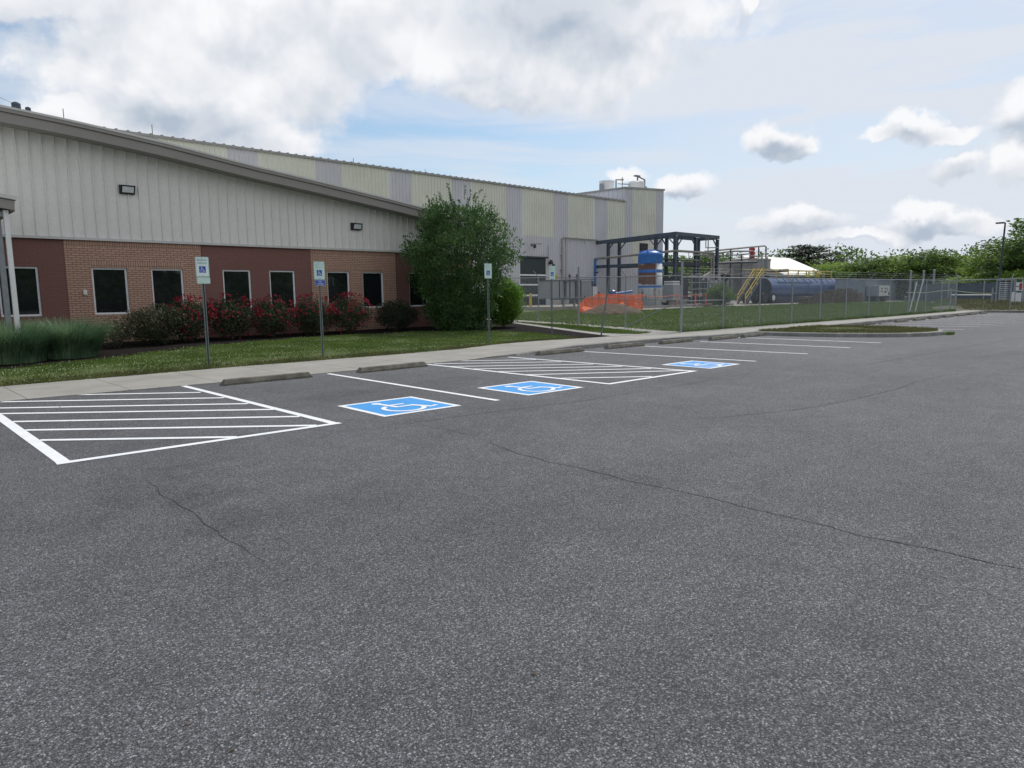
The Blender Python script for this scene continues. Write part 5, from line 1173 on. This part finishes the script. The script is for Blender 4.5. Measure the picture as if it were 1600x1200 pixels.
for k in range(9): b.tube([(61.9, 11.95, .85 + k * .15), (61.9, 11.45, .85 + k * .15)], .018, 5)
b.build('comb_bars', MT['white'], t)
b = MB(); b.box(61.85, 61.9, 10.9, 11.25, .66, 1.35); b.box(61.86, 61.89, 10.6, 10.9, .66, 1.3); tag(b.build('white_board', MT['white']), 'white board leaning beside the turnstile', 'board')
t = thing('gate_sign', 'faded red and white notice fixed to the frame right of the turnstile', 'sign', (61.8, 10.8, .66))
b = MB(); b.box(61.80, 61.83, 10.55, 10.95, 1.45, 2.05); b.build('panel', MT['sign_white'], t)
b = MB(); b.box(61.79, 61.798, 10.58, 10.76, 1.5, 2.0); b.box(61.79, 61.798, 10.78, 10.93, 1.72, 1.80); b.build('red_print', MT['red'], t)
for y in (10.5, 10.95): b = MB(); b.box(61.84, 61.88, y, y + .05, .6, 2.25); b.build('post', MT['galv'], t)
t = thing('swing_gate_bar', 'white gate bar and sagging yellow tape between two low posts', 'gate', (62, 13.7, .66))
b = MB(); b.tube([(62, 15.1, 1.17), (62, 12.45, 1.15)], .035, 8); b.build('bar', MT['white'], t)
for y in (15.1, 12.4): b = MB(); b.tube([(62, y, .1 if y > 14 else .6), (62, y, 1.7)], .05, 8); b.build('post', MT['galv'], t)
b = MB(); b.tube([(62, 15.1 - 3.0 * u, 1.56 - .28 * u + .0 - .10 * sin(pi * u)) for u in [k / 10 for k in range(11)]], .022, 5); b.tube([(62, 15.1, 1.56), (66, 18, 1.35), (70.0, 20.6, 1.35)], .022, 5); b.build('tape', MT['tape'], t)
# low guard rail on the right
t = thing('pipe_rail', 'low horizontal white rail behind the right fence', 'rail', (63, 9.5, .66)); b = MB(); b.tube([(62.6, 10.7, 1.55), (62.6, 4, 1.5)], .035, 8); b.build('rail', MT['white'], t)
for y in (10.6, 7.3, 4.1): b = MB(); b.tube([(62.6, y, .6), (62.6, y, 1.55)], .04, 8); b.build('post', MT['galv'], t)
t = thing('tree_shade_sheet', 'dark blue-green sheet standing in for tree shade behind the gate bar at the right', 'shade sheet', (70, 12, .66))
b = MB()  # dark sheet put where there is only shade under the trees
for i in range(8): b.box(69.0 + .1 * (i % 2), 69.1 + .1 * (i % 2), 17.0 - i * 2.6, 19.6 - i * 2.6 - .05, .62, 2.1)
b.build('screen', MT['steel_blue'], t)
for i in range(9): b = MB(); b.tube([(68.9, 19.6 - i * 2.6, .55), (68.9, 19.6 - i * 2.6, 2.3)], .05, 6); b.build('post', MT['galv'], t)

# ================================================================ VEGETATION
def leafquad(mb, c, d, n, L, w):
    s = d.cross(n)
    if s.length < 1e-4: return
    s.normalize(); d = d.normalized(); a = c; m_ = c + d * (L * .5); e = c + d * L
    b = len(mb.v); mb.v += [tuple(a), tuple(m_ - s * w), tuple(e), tuple(m_ + s * w)]; mb.f.append((b, b + 1, b + 2, b + 3)); mb.mi.append(0)
def rv(rnd):
    while 1:
        v = Vector((rnd.uniform(-1, 1), rnd.uniform(-1, 1), rnd.uniform(-1, 1)))
        if .05 < v.length < 1: return v.normalized()
def clump(mb, rnd, c, r, n, L, w, up=.25, flat=.8):
    """leaves over the shell of a small ball, growing outwards"""
    for _ in range(n):
        v = rv(rnd); v.z = v.z * flat; rr = r * (.55 + .5 * rnd.random()); p = c + v * rr
        d = (v + rv(rnd) * .8 + Vector((0, 0, up))).normalized(); nn = (v * .8 + rv(rnd) * .8 + Vector((0, 0, .4)))
        leafquad(mb, p, d, nn, L * rnd.uniform(.7, 1.25), w * rnd.uniform(.7, 1.2))
def shrub(name, label, cat, cx_, cy_, rx, ry, h, m, nc, nl, L, w, seed, group=None, flowers=0, z0=None, base=.0, cr=.24):
    rnd = random.Random(seed); z0 = tz(cx_, cy_) if z0 is None else z0
    t = thing(name, label, cat, (cx_, cy_, z0), group); mb = MB(); C_ = []
    for i in range(nc):
        v = rv(rnd); k = (.45 + .55 * rnd.random() ** .5) * (1 + .13 * noise.noise(v * 2.2 + Vector((seed, 0, 0)))); zz_ = .5 + .5 * v.z * k * .85
        zz_ = base + (1 - base) * max(.04, zz_)
        wd = 1.0 if zz_ > .45 else .72 + .28 * zz_ / .45
        c = Vector((cx_ + v.x * k * (rx - cr * .8) * wd, cy_ + v.y * k * (ry - cr * .8) * wd, z0 + zz_ * (h - cr * .6) + cr * .1)); C_.append((c, v))
        clump(mb, rnd, c, cr, nl, L, w)
    mb.build('foliage', m, t)
    b = MB()
    for k in range(5):
        an = rnd.random() * 6.28; b.tube([(cx_, cy_, z0 - .03), (cx_ + rx * .25 * cos(an), cy_ + ry * .25 * sin(an), z0 + h * .35), (cx_ + rx * .5 * cos(an), cy_ + ry * .5 * sin(an), z0 + h * .7)], [.02, .014, .006], 5)
    b.build('stems', MT['bark'], t)
    if flowers:
        f = MB()
        for _ in range(int(flowers * 1.35)):
            v = rv(rnd); v.y = -abs(v.y) if rnd.random() < .75 else v.y; v.z = v.z if rnd.random() < .35 else abs(v.z)
            if noise.noise(v * 2.5 + Vector((seed, 3, 1))) < -.05 and rnd.random() < .8: continue
            k = 1.0 + .10 * rnd.random(); c = Vector((cx_ + v.x * rx * k * .95, cy_ + v.y * ry * k * .95, z0 + (.48 + .5 * v.z) * h + .03))
            for q in range(rnd.choice((1, 2, 2, 3))):
                cc = c + rv(rnd) * .05
                for _k in range(7):
                    d = (rv(rnd) + v * .5).normalized(); leafquad(f, cc, d, rv(rnd), .042, .020)
        o = f.build('blossoms', MT['petal'], t); o['kind'] = 'stuff'
    return t
# dense inner body so shrubs are not see-through comes from the number of clumps
def blades(name, label, cx_, cy_, r, h, n, seed):
    rnd = random.Random(seed); z0 = tz(cx_, cy_); t = thing(name, label, 'ornamental grass', (cx_, cy_, z0), 'clumps of ornamental grass at the left')
    mb = MB()
    for _ in range(n):
        an = rnd.random() * 2 * pi; rr = r * .72 * sqrt(rnd.random()); p = Vector((cx_ + rr * cos(an), cy_ + rr * sin(an), z0)); le = h * rnd.uniform(.5, 1.22)
        out = Vector((cos(an), sin(an), 0)) * (rr / r * 1.1 + .15) + Vector((rnd.uniform(-.4, .4), rnd.uniform(-.4, .4), 0)); w = rnd.uniform(.005, .013); s = Vector((-out.y, out.x, 0)).normalized() * w
        droop = rnd.uniform(.2, 1.1); pts = []
        for k in range(6):
            u = k / 5; pts.append(p + Vector((0, 0, le * (u - droop * u ** 3 * .45))) + out * (u ** 1.8) * le * .55)
        b = len(mb.v)
        for k, q in enumerate(pts): ww = s * (1 - k / 5 * .85); mb.v += [tuple(q - ww), tuple(q + ww)]
        for k in range(5): mb.f.append((b + 2 * k, b + 2 * k + 1, b + 2 * k + 3, b + 2 * k + 2)); mb.mi.append(0)
    mb.build('blades', MT['leaf_blade'], t)
blades('ornamental_grass', 'leftmost clump of tall blue-green ornamental grass, cut by the photo edge', 1.25, 19.1, 1.0, 1.0, 7500, 11)
blades('ornamental_grass', 'middle clump of tall blue-green ornamental grass in front of the canopy posts', 2.75, 19.7, 1.0, 1.0, 7500, 12)
blades('ornamental_grass', 'rightmost clump of tall blue-green ornamental grass, beside the small brown shrub', 4.0, 20.1, .95, .98, 7500, 13)
shrub('shrub', 'small thin brownish shrub right beside the ornamental grass', 'shrub', 5.6, 21.8, .62, .55, .95, MT['leaf_bronze'], 46, 44, .06, .016, 21, cr=.2)
shrub('shrub', 'rounded dark bronze-green shrub under the second tan-brick window', 'shrub', 6.75, 22.2, .98, .8, 1.32, MT['leaf_bronze'], 150, 70, .055, .015, 22, cr=.22)
RG = 'red-flowering rose bushes along the office wall'
shrub('rose_bush', 'leftmost red rose bush, behind the nearest parking sign post', 'rose bush', 7.85, 22.6, .85, .7, 1.45, MT['leaf_rose'], 130, 62, .055, .018, 31, RG, 150)
shrub('rose_bush', 'second red rose bush from the left, just right of the nearest sign post', 'rose bush', 9.2, 22.7, .95, .7, 1.50, MT['leaf_rose'], 140, 62, .055, .018, 32, RG, 105)
shrub('rose_bush', 'middle red rose bush under the two red-brick windows', 'rose bush', 10.6, 22.7, .88, .7, 1.42, MT['leaf_rose'], 130, 62, .055, .018, 33, RG, 100)
shrub('rose_bush', 'fourth red rose bush, behind the sign with the blue lower plate', 'rose bush', 12.1, 22.7, .90, .7, 1.46, MT['leaf_rose'], 130, 62, .055, .018, 34, RG, 95)
shrub('rose_bush', 'rightmost red rose bush, with the densest blooms on its right side', 'rose bush', 13.5, 22.6, .95, .7, 1.50, MT['leaf_rose'], 135, 62, .055, .018, 35, RG, 150)
shrub('shrub', 'dark green rounded shrub between the last rose bush and the big tree', 'shrub', 15.6, 22.6, 1.0, .8, 1.32, MT['leaf_dark'], 150, 70, .055, .015, 36, cr=.22)
shrub('lime_bush', 'bright green rounded bush glowing at the right of the big tree', 'bush', 20.2, 21.35, 1.0, .95, 2.25, MT['leaf_lime'], 230, 80, .075, .028, 37, cr=.24)
shrub('wild_bush', 'loose green bush behind the fence near the bucket lamp', 'bush', 53.2, 29.8, 1.5, 1.2, 2.0, MT['leaf_a'], 110, 40, .14, .045, 38, cr=.4)

# big multi-stemmed tree by the building corner
rnd = random.Random(77); TX, TY, TZ = 17.85, 21.35, .24
t = thing('big_tree', 'big bushy green tree at the corner of the office building', 'tree', (TX, TY, TZ))
prof = [(0, .95), (.6, 1.3), (1.4, 1.62), (2.2, 1.95), (3.0, 2.16), (3.7, 2.05), (4.3, 1.7), (4.8, 1.25), (5.2, .5)]
mb = MB(); br = MB()
for k in range(7):
    an = 2 * pi * k / 7 + rnd.random() * .5; r1, r2 = .35, 1.2
    P_ = [Vector((TX + .12 * cos(an), TY + .12 * sin(an), TZ - .05)), Vector((TX + r1 * cos(an), TY + r1 * sin(an), TZ + 1.3)), Vector((TX + r1 * 2 * cos(an + .2), TY + r1 * 2 * sin(an + .2), TZ + 2.6)), Vector((TX + r2 * cos(an + .3), TY + r2 * sin(an + .3), TZ + 4.2))]
    br.tube(P_, [.07, .055, .035, .012], 7)
    for q in range(5):
        a0 = P_[1].lerp(P_[3], .15 + q * .17); an2 = an + rnd.uniform(-1, 1); br.tube([a0, a0 + Vector((cos(an2) * .5, sin(an2) * .5, .45)), a0 + Vector((cos(an2) * .8, sin(an2) * .8, 1.0))], [.022, .012, .004], 5)
for i in range(760):
    z = rnd.uniform(.12, 4.7); R_ = interp(prof, z); an = rnd.random() * 2 * pi; k = (.35 + .65 * rnd.random() ** .45)
    k *= 1 + .38 * noise.noise(Vector((cos(an) * 1.6, sin(an) * 1.6, z * .9))); rr = max(.1, R_ * k - .12)
    c = Vector((TX + rr * cos(an), TY + rr * sin(an), TZ + z)); clump(mb, rnd, c, rnd.uniform(.2, .34), 64, .095, .027, .35, .9)
for i in range(150):       # shoots breaking the outline
    z = rnd.uniform(1.2, 5.1); R_ = interp(prof, z); an = rnd.random() * 2 * pi; up_ = .35 + z / 5.
    c = Vector((TX + R_ * .80 * cos(an), TY + R_ * .80 * sin(an), TZ + z)); d = (Vector((cos(an), sin(an), 0)) * rnd.uniform(.3, .9) + Vector((0, 0, up_))).normalized(); L = rnd.uniform(.22, .6)
    br.tube([c, c + d * L], [.007, .002], 4, False)
    for q in range(26):
        u = rnd.random(); p = c + d * L * u; v = (d * .5 + rv(rnd)).normalized(); leafquad(mb, p, v, rv(rnd), rnd.uniform(.06, .095), .019)
for i in range(22):        # tall top shoots
    an = rnd.random() * 2 * pi; rr = 1.15 * sqrt(rnd.random()); c = Vector((TX + rr * cos(an), TY + rr * sin(an), TZ + 4.6 - rr * .15)); d = Vector((cos(an) * .22, sin(an) * .22, 1)).normalized(); L = rnd.uniform(.3, .62)
    br.tube([c, c + d * L], [.008, .002], 4, False)
    for q in range(46):
        u = rnd.random(); p = c + d * L * u; v = (d * .7 + rv(rnd)).normalized(); leafquad(mb, p, v, rv(rnd), rnd.uniform(.06, .10), .02)
mb.build('crown', MT['leaf_tree'], t); br.build('trunk', MT['bark'], t)

# far trees: three kinds built once, then copied
def far_tree_parts(kind, seed):
    rnd = random.Random(seed); mb = MB(); br = MB(); H_ = 7.0
    if kind == 'c':          # flat-layered dark tree
        br.tube([(0, 0, -.1), (.1, 0, 3), (0, .1, 6.6)], [.16, .12, .03], 7)
        for i in range(30):
            z = 2.2 + 4.6 * i / 30; an = i * 2.4; L = 2.9 * (1 - (z - 2.2) / 5.6) ** .75 * rnd.uniform(.7, 1.1)
            e = Vector((cos(an) * L, sin(an) * L, z + .35)); br.tube([(0, 0, z - .2), tuple(e)], [.05, .01], 5)
            for q in range(6):
                u = .35 + .65 * q / 5; c = Vector((cos(an) * L * u, sin(an) * L * u, z + .35 * u)); clump(mb, rnd, c, .42, 60, .14, .04, .1, .30)
        return mb, br
    br.tube([(0, 0, -.1), (.1, .05, 2), (0, .1, 4.5)], [.16, .12, .04], 7)
    for k in range(6): an = k * 1.05; br.tube([(0, 0, 1.4), (cos(an) * .8, sin(an) * .8, 3), (cos(an) * 1.3, sin(an) * 1.3, 4.6)], [.07, .05, .015], 5)
    n = 78
    for i in range(n):
        v = rv(rnd); k = .5 + .5 * rnd.random() ** .5; zz_ = 3.55 + v.z * k * 3.1; wd = 1 if zz_ < 4.4 else max(.25, 1 - (zz_ - 4.4) / 3.6)
        kk = 1 + .35 * noise.noise(v * 1.7 + Vector((seed, 0, 0)))
        c = Vector((v.x * k * 1.95 * wd * kk, v.y * k * 1.95 * wd * kk, max(.4, zz_))); clump(mb, rnd, c, rnd.uniform(.42, .66), 92, .15, .055, .2)
    for i in range(26):
        an = rnd.random() * 6.28; z = rnd.uniform(3.5, 6.3); rr = 1.7 * (1 - (z - 3.5) / 4.4); c = Vector((rr * cos(an), rr * sin(an), z)); d = (Vector((cos(an) * .5, sin(an) * .5, 1))).normalized()
        for q in range(22): leafquad(mb, c + d * rnd.random() * .7, (d + rv(rnd)).normalized(), rv(rnd), .14, .05)
    return mb, br
PRO = {}
def far_tree(kind, var, x, y, h, rx, label, z=None):
    key = (kind, var); z = (tz(x, y) if z is None else z)
    if key not in PRO:
        m_ = {'a': 'leaf_a', 'b': 'leaf_b', 'c': 'leaf_c'}[kind]; mb, br = far_tree_parts(kind, 100 + var * 7 + ord(kind))
        t = thing('tree', label, 'tree', (0, 0, 0), 'trees beyond the yard'); mb.build('crown', MT[m_], t); br.build('trunk', MT['bark'], t); PRO[key] = t
    else:
        t = copy_thing(PRO[key], (0, 0, 0), 0, None, label)
    t.location = (x, y, z); s = (h - z) / 7.0; t.scale = (rx / 2.0 * 1.12, rx / 2.0 * 1.12, s); t.rotation_euler = (0, 0, (x * 7.3 + y * 3.1) % 6.28)
FT = [(85.5, 60.94, 6.97, 3.8, 'b'), (93.71, 61.34, 7.42, 4.7, 'b'), (88.94, 53.91, 6.56, 3.7, 'b'), (84.96, 48.85, 6.9, 4.4, 'b'), (91.36, 49.7, 5.2, 4.0, 'y'), (107.2, 49.32, 7.44, 4.7, 'b'), (97.8, 41.4, 7.75, 5.0, 'c'), (92.16, 37.0, 5.61, 3.5, 'y'), (91.62, 34.79, 5.52, 3.4, 'y'), (94.13, 33.75, 5.22, 3.7, 'b'), (91.78, 31.39, 5.76, 3.7, 'b'), (93.0, 29.4, 5.5, 3.4, 'y'), (94.76, 28.67, 6.03, 3.7, 'y'), (95.3, 27.0, 5.3, 3.0, 'y'), (94.65, 25.6, 6.85, 3.8, 'b'), (95.02, 23.99, 5.66, 3.4, 'y'), (100.14, 24.1, 6.36, 3.2, 'y'), (92.67, 20.9, 4.58, 3.2, 'b'), (94.93, 19.95, 5.1, 3.3, 'y'), (98.12, 19.28, 5.38, 3.0, 'b'), (90.52, 16.41, 6.7, 4.1, 'y'), (88.83, 14.0, 9.0, 5.2, 'b'), (91.16, 11.4, 8.3, 6.0, 'b'), (82.74, 14.48, 3.6, 2.5, 'y'), (84.27, 17.16, 3.5, 2.4, 'b'), (83.81, 19.3, 3.2, 2.4, 'y'), (92.0, 22.4, 3.3, 2.4, 'b'), (90, 4, 8.5, 5.5, 'b'), (92, -4, 9, 6, 'b'), (86, 9, 5, 3.4, 'y'),
      (112, 37, 6.3, 5, 'b'), (110, 31, 6.6, 5, 'b'), (112, 25, 6.2, 5, 'b'), (107, 20, 5.8, 5, 'b'), (93.5, 18.2, 4.5, 3.4, 'b'), (100, 32.5, 5.9, 4.4, 'y')]
LBL = ['leafy tree seen between the steel rack columns, leftmost', 'tall tree behind the left half of the steel rack', 'tree behind the middle of the steel rack', 'green tree showing just left of the grey silo', 'low yellow-green tree under the overhead pipes', 'rounded green tree peeking over the white shed roof', 'dark flat-layered tree right of the white shed roof, taller than its neighbours', 'yellow-green tree at the foot of the dark layered tree', 'yellow-green tree above the right end of the tanker guardrail', 'dark green tree just right of the yellow guardrail', 'dark tree above the brick stacks', 'yellow-green tree above the tallest brick stack', 'bright yellow-green tree above the white generator', 'small yellow-green tree right of the generator', 'tall pointed dark green tree above the shipping container', 'yellow-green tree just right of the tall pointed one', 'paler rounded tree farther back beyond the gate posts', 'short dark tree above the last fence post', 'green tree above the white gate bar', 'dark tree left of the lamp post', 'yellow-green tree behind the lamp post', 'tallest tree, filling the right edge behind the lamp post', 'large dark tree cut by the right edge of the photo', 'low yellow-green tree behind the turnstile', 'low dark tree left of the turnstile', 'low yellow-green tree behind the gate bar', 'low dark tree right of the container', 'big tree past the right edge', 'big tree well past the right edge', 'yellow-green tree past the right edge', 'back-row tree above the guardrail end', 'back-row tree above the generator', 'back-row tree above the gate posts', 'back-row tree left of the lamp post', 'dark tree low behind the last fence post', 'yellow-green back-row tree above the brick stacks']
for i, (x, y, h, rx, k) in enumerate(FT):
    if i < 8: x, y, h, rx = x * 1.33, y * 1.33, 1.65 + (h - 1.65) * 1.33, rx * 1.33
    far_tree({'b': 'a', 'y': 'b', 'c': 'c'}[k], i % 3 if k != 'c' else 0, x, y, h, rx, LBL[i])
# unbroken undergrowth along the tree line, and a wooded ridge far behind
ug = MB(); rnd = random.Random(9)
for i in range(420):
    u = rnd.random(); x = 89 + 9 * rnd.random() + 4 * u; y = 50 - 66 * u; x, y = (x * 1.33, y * 1.33) if y > 35 else (x, y); z = .4 + rnd.random() ** 1.5 * 2.2; clump(ug, rnd, Vector((x, y, z)), .9, 30, .30, .10)
tag(ug.build('undergrowth', MT['leaf_a']), 'continuous dark green undergrowth below the row of trees', 'undergrowth', None, 'stuff')
hl = MB(); rnd = random.Random(10)
for i in range(1500):
    u = rnd.random(); a_ = R(-22 + 75 * u); D_ = 235 + 30 * rnd.random(); hgt = 13.5 + 5 * noise.noise(Vector((u * 9, 0, 0))); z = hgt * rnd.random() ** .6
    clump(hl, rnd, Vector((D_ * cos(a_), D_ * sin(a_), z)), 2.3, 16, 1.0, .34)
tag(hl.build('distant_woods', MT['leaf_a']), 'hazy wooded ridge on the horizon', 'woods', None, 'stuff')
bw = MB(); rnd = random.Random(12)
for i in range(1500):     # woods on the other side of the road, seen only in the window glass
    u = rnd.random(); x = -60 + 190 * u; y = -78 - 8 * rnd.random(); z = (14 + 3 * noise.noise(Vector((u * 12, 3, 0)))) * rnd.random() ** .7; clump(bw, rnd, Vector((x, y, z)), 2.0, 16, .9, .34)
hb = MB()  # unseen mound added behind the woods to keep the window reflections dark
for i in range(24):
    x0, x1 = -90 + i * 12, -78 + i * 12; h0, h1 = 9 + 2 * sin(i * .9), 9 + 2 * sin((i + 1) * .9)
    hb.face([(x0, -84, -.1), (x1, -84, -.1), (x1, -110, h1), (x0, -110, h0)]); hb.face([(x0, -110, h0), (x1, -110, h1), (x1, -160, -.1), (x0, -160, -.1)])
structure(hb.build('unseen_mound', MT['mound']))
tag(bw.build('opposite_woods', MT['leaf_a']), 'line of trees across the lot mirrored in the office windows', 'woods', None, 'stuff')

# ---------------------------------------------------------------- lawn blades, clover, litter
def inside(p, poly):
    x, y = p; r_ = False; n = len(poly)
    for i in range(n):
        (x0, y0), (x1, y1) = poly[i], poly[(i + 1) % n]
        if (y0 > y) != (y1 > y) and x < x0 + (y - y0) / (y1 - y0) * (x1 - x0): r_ = not r_
    return r_
def scatter_blades(name, label, poly, n, h, w, m, seed, zf=tz, avoid=None, jit=.0):
    rnd = random.Random(seed); mb = MB(); xs_ = [p[0] for p in poly]; ys_ = [p[1] for p in poly]; k = 0; tries = 0
    V = mb.v; F = mb.f; I = mb.mi
    while k < n and tries < n * 6:
        tries += 1; x = rnd.uniform(min(xs_), max(xs_)); y = rnd.uniform(min(ys_), max(ys_))
        if not inside((x, y), poly) or (avoid and inside((x, y), avoid)): continue
        g_ = noise.noise(Vector((x * .8, y * .8, seed)))
        if rnd.random() > .75 + g_ * .6: continue
        z = zf(x, y); an = rnd.random() * pi; c, s = cos(an) * w, sin(an) * w; hh = h * rnd.uniform(.5, 1.3) * (1 + .5 * g_); lx, ly = rnd.uniform(-.5, .5) * hh, rnd.uniform(-.5, .5) * hh
        b = len(V); V += [(x - c, y - s, z - .005), (x + c, y + s, z - .005), (x + lx, y + ly, z + hh)]; F.append((b, b + 1, b + 2)); I.append(0); k += 1
    return tag(mb.build(name, m), label, 'grass', None, 'stuff')
LP = [(-.5, 16.33)] + [(x, y - .03) for x, y in GEDGE if 0 < x < 19] + [(18.1, 15.25), (18.5, 16.7), (18.75, 18), (18.7, 19.2), (18.1, 20.3), (17, 21.2), (15.4, 21.6), (11.4, 21.95), (7.7, 21.0), (4.3, 19.0), (2.3, 18.3), (-.5, 18.1)]
scatter_blades('lawn_grass', 'short green grass on the lawn before the office', LP, 62000, .05, .010, MT['blade'], 41, lawnz)
scatter_blades('lawn_edge_grass', 'thicker uneven grass along the sidewalk edge', [(-.5, 16.25)] + [(x, y - .06) for x, y in GEDGE if 0 < x < 19] + [(x, y + .22) for x, y in GEDGE[::-1] if 0 < x < 19] + [(-.5, 16.5)], 9000, .06, .010, MT['blade_dry'], 42, lawnz)
FP_ = [(23.1, 14.6), (55, 13.2), (60, 17.5), (60, 28.4), (50.4, 29.5), (40.8, 29), (37.4, 33), (25.6, 30)]
scatter_blades('fenced_grass', 'grass inside the chain-link fence', FP_, 52000, .09, .022, MT['blade'], 43)
scatter_blades('fenced_dry_grass', 'paler dry tufts inside the fence', FP_, 9000, .08, .022, MT['blade_dry'], 44)
scatter_blades('far_fenced_grass', 'rough grass at the far right end inside the fence', [(59, 15.5), (64, 17), (100, 20), (98, 22.4), (81, 24.6), (70, 27), (59, 28.4)], 16000, .13, .045, MT['blade'], 49)
scatter_blades('fence_foot_grass', 'dark untrimmed grass at the foot of the long fence', [(23.2, 14.42), (55, 13.0), (55, 13.4), (23.2, 14.8)], 9000, .13, .016, MT['blade'], 45)
scatter_blades('island_tufts', 'patchy yellow-green grass on the island', inset(isl, .2), 9000, .07, .016, MT['blade_dry'], 46, lambda x, y: .15)
scatter_blades('strip_grass', 'grass on the narrow strip between the two footpaths', [(23.35, 23.9), (23.09, 19.31), (22.4, 16.8), (21.95, 15.1), (20.95, 15.0), (20.6, 16.39), (21.6, 19.2), (22.8, 22.2)], 5000, .06, .014, MT['blade'], 47, lambda x, y: tz(x, y) + .03)
scatter_blades('bank_grass', 'rough dry grass on the bank at the far right', [(57.2, -2), (63, -2), (69, 18), (57.2, 13)], 9000, .16, .04, MT['blade_dry'], 48, lambda x, y: .13 + .52 * min(1, (x - 56.8) / 6.5))
cl = MB(); rnd = random.Random(50); k = 0
while k < 1500:
    x = rnd.uniform(-.4, 18.5); y = rnd.uniform(15.6, 21.8)
    if not inside((x, y), LP): continue
    ed = y - interp(GEDGE, x); pr = (.85 if ed < .9 else .28) * (1.0 if x < 6.5 else .5) + .5 * noise.noise(Vector((x * 1.2, y * 1.2, 8)))
    if rnd.random() > pr: continue
    z = lawnz(x, y) + .045 + rnd.random() * .02; r_ = rnd.uniform(.006, .011)
    cl.add([(x - r_, y, z), (x + r_, y, z), (x, y - r_, z), (x, y + r_, z), (x, y, z + r_), (x, y, z - r_)], [(0, 2, 4), (2, 1, 4), (1, 3, 4), (3, 0, 4), (2, 0, 5), (1, 2, 5), (3, 1, 5), (0, 3, 5)]); k += 1
tag(cl.build('clover_flowers', MT['clover']), 'tiny pale clover flowers scattered through the lawn', 'clover', None, 'stuff')
lt = MB(); rnd = random.Random(51)
for _ in range(900):     # leaf litter: along the kerb of the far stalls, the fence foot and the island
    q = rnd.random()
    if q < .45: x = rnd.uniform(30.8, 56); y = interp(KERB, x) - abs(rnd.gauss(0, .12)) - .03; z = .004
    elif q < .75: x = rnd.uniform(28, 56); y = interp(GEDGE, x) - abs(rnd.gauss(0, .06)); z = .14
    else: x = rnd.uniform(3, 24); y = interp(KERB, x) - abs(rnd.gauss(0, .05)) - .02; z = .004
    s = rnd.uniform(.012, .035) * (1 if x > 25 else .6); leafquad(lt, Vector((x, y, z)), Vector((rnd.uniform(-1, 1), rnd.uniform(-1, 1), .25)), Vector((0, 0, 1)), s * 2, s * .7)
for _ in range(60):
    x = rnd.uniform(31, 36) if rnd.random() < .7 else rnd.uniform(44, 52); y = interp(KERB, x) - rnd.uniform(.02, .5); r_ = rnd.uniform(.03, .09); lt.lathe([(r_, 0), (r_ * .7, r_ * .5), (r_ * .2, r_ * .7)], (x, y, 0), 5)
for _ in range(240):
    x = rnd.uniform(.8, 16); y = rnd.uniform(.6, 12.5); leafquad(lt, Vector((x, y, .004)), Vector((rnd.uniform(-1, 1), rnd.uniform(-1, 1), .12)), Vector((0, 0, 1)), rnd.uniform(.012, .04), rnd.uniform(.003, .009))
tag(lt.build('leaf_litter', MT['soil']), 'dead leaves and dirt gathered along the kerbs', 'leaf litter', None, 'stuff')
# weed at the island tip
wm = MB(); rnd = random.Random(52)
for _ in range(260): an = rnd.random() * 6.28; leafquad(wm, Vector((28.75 + rnd.gauss(0, .13), 6.98 + rnd.gauss(0, .07), .0)), Vector((cos(an) * .6, sin(an) * .6, 1)), rv(rnd), rnd.uniform(.05, .15), .012)
tag(recentre(wm.build('weed', MT['blade']), (28.75, 6.98, 0)), 'small weed growing from the gutter at the island tip', 'weed')
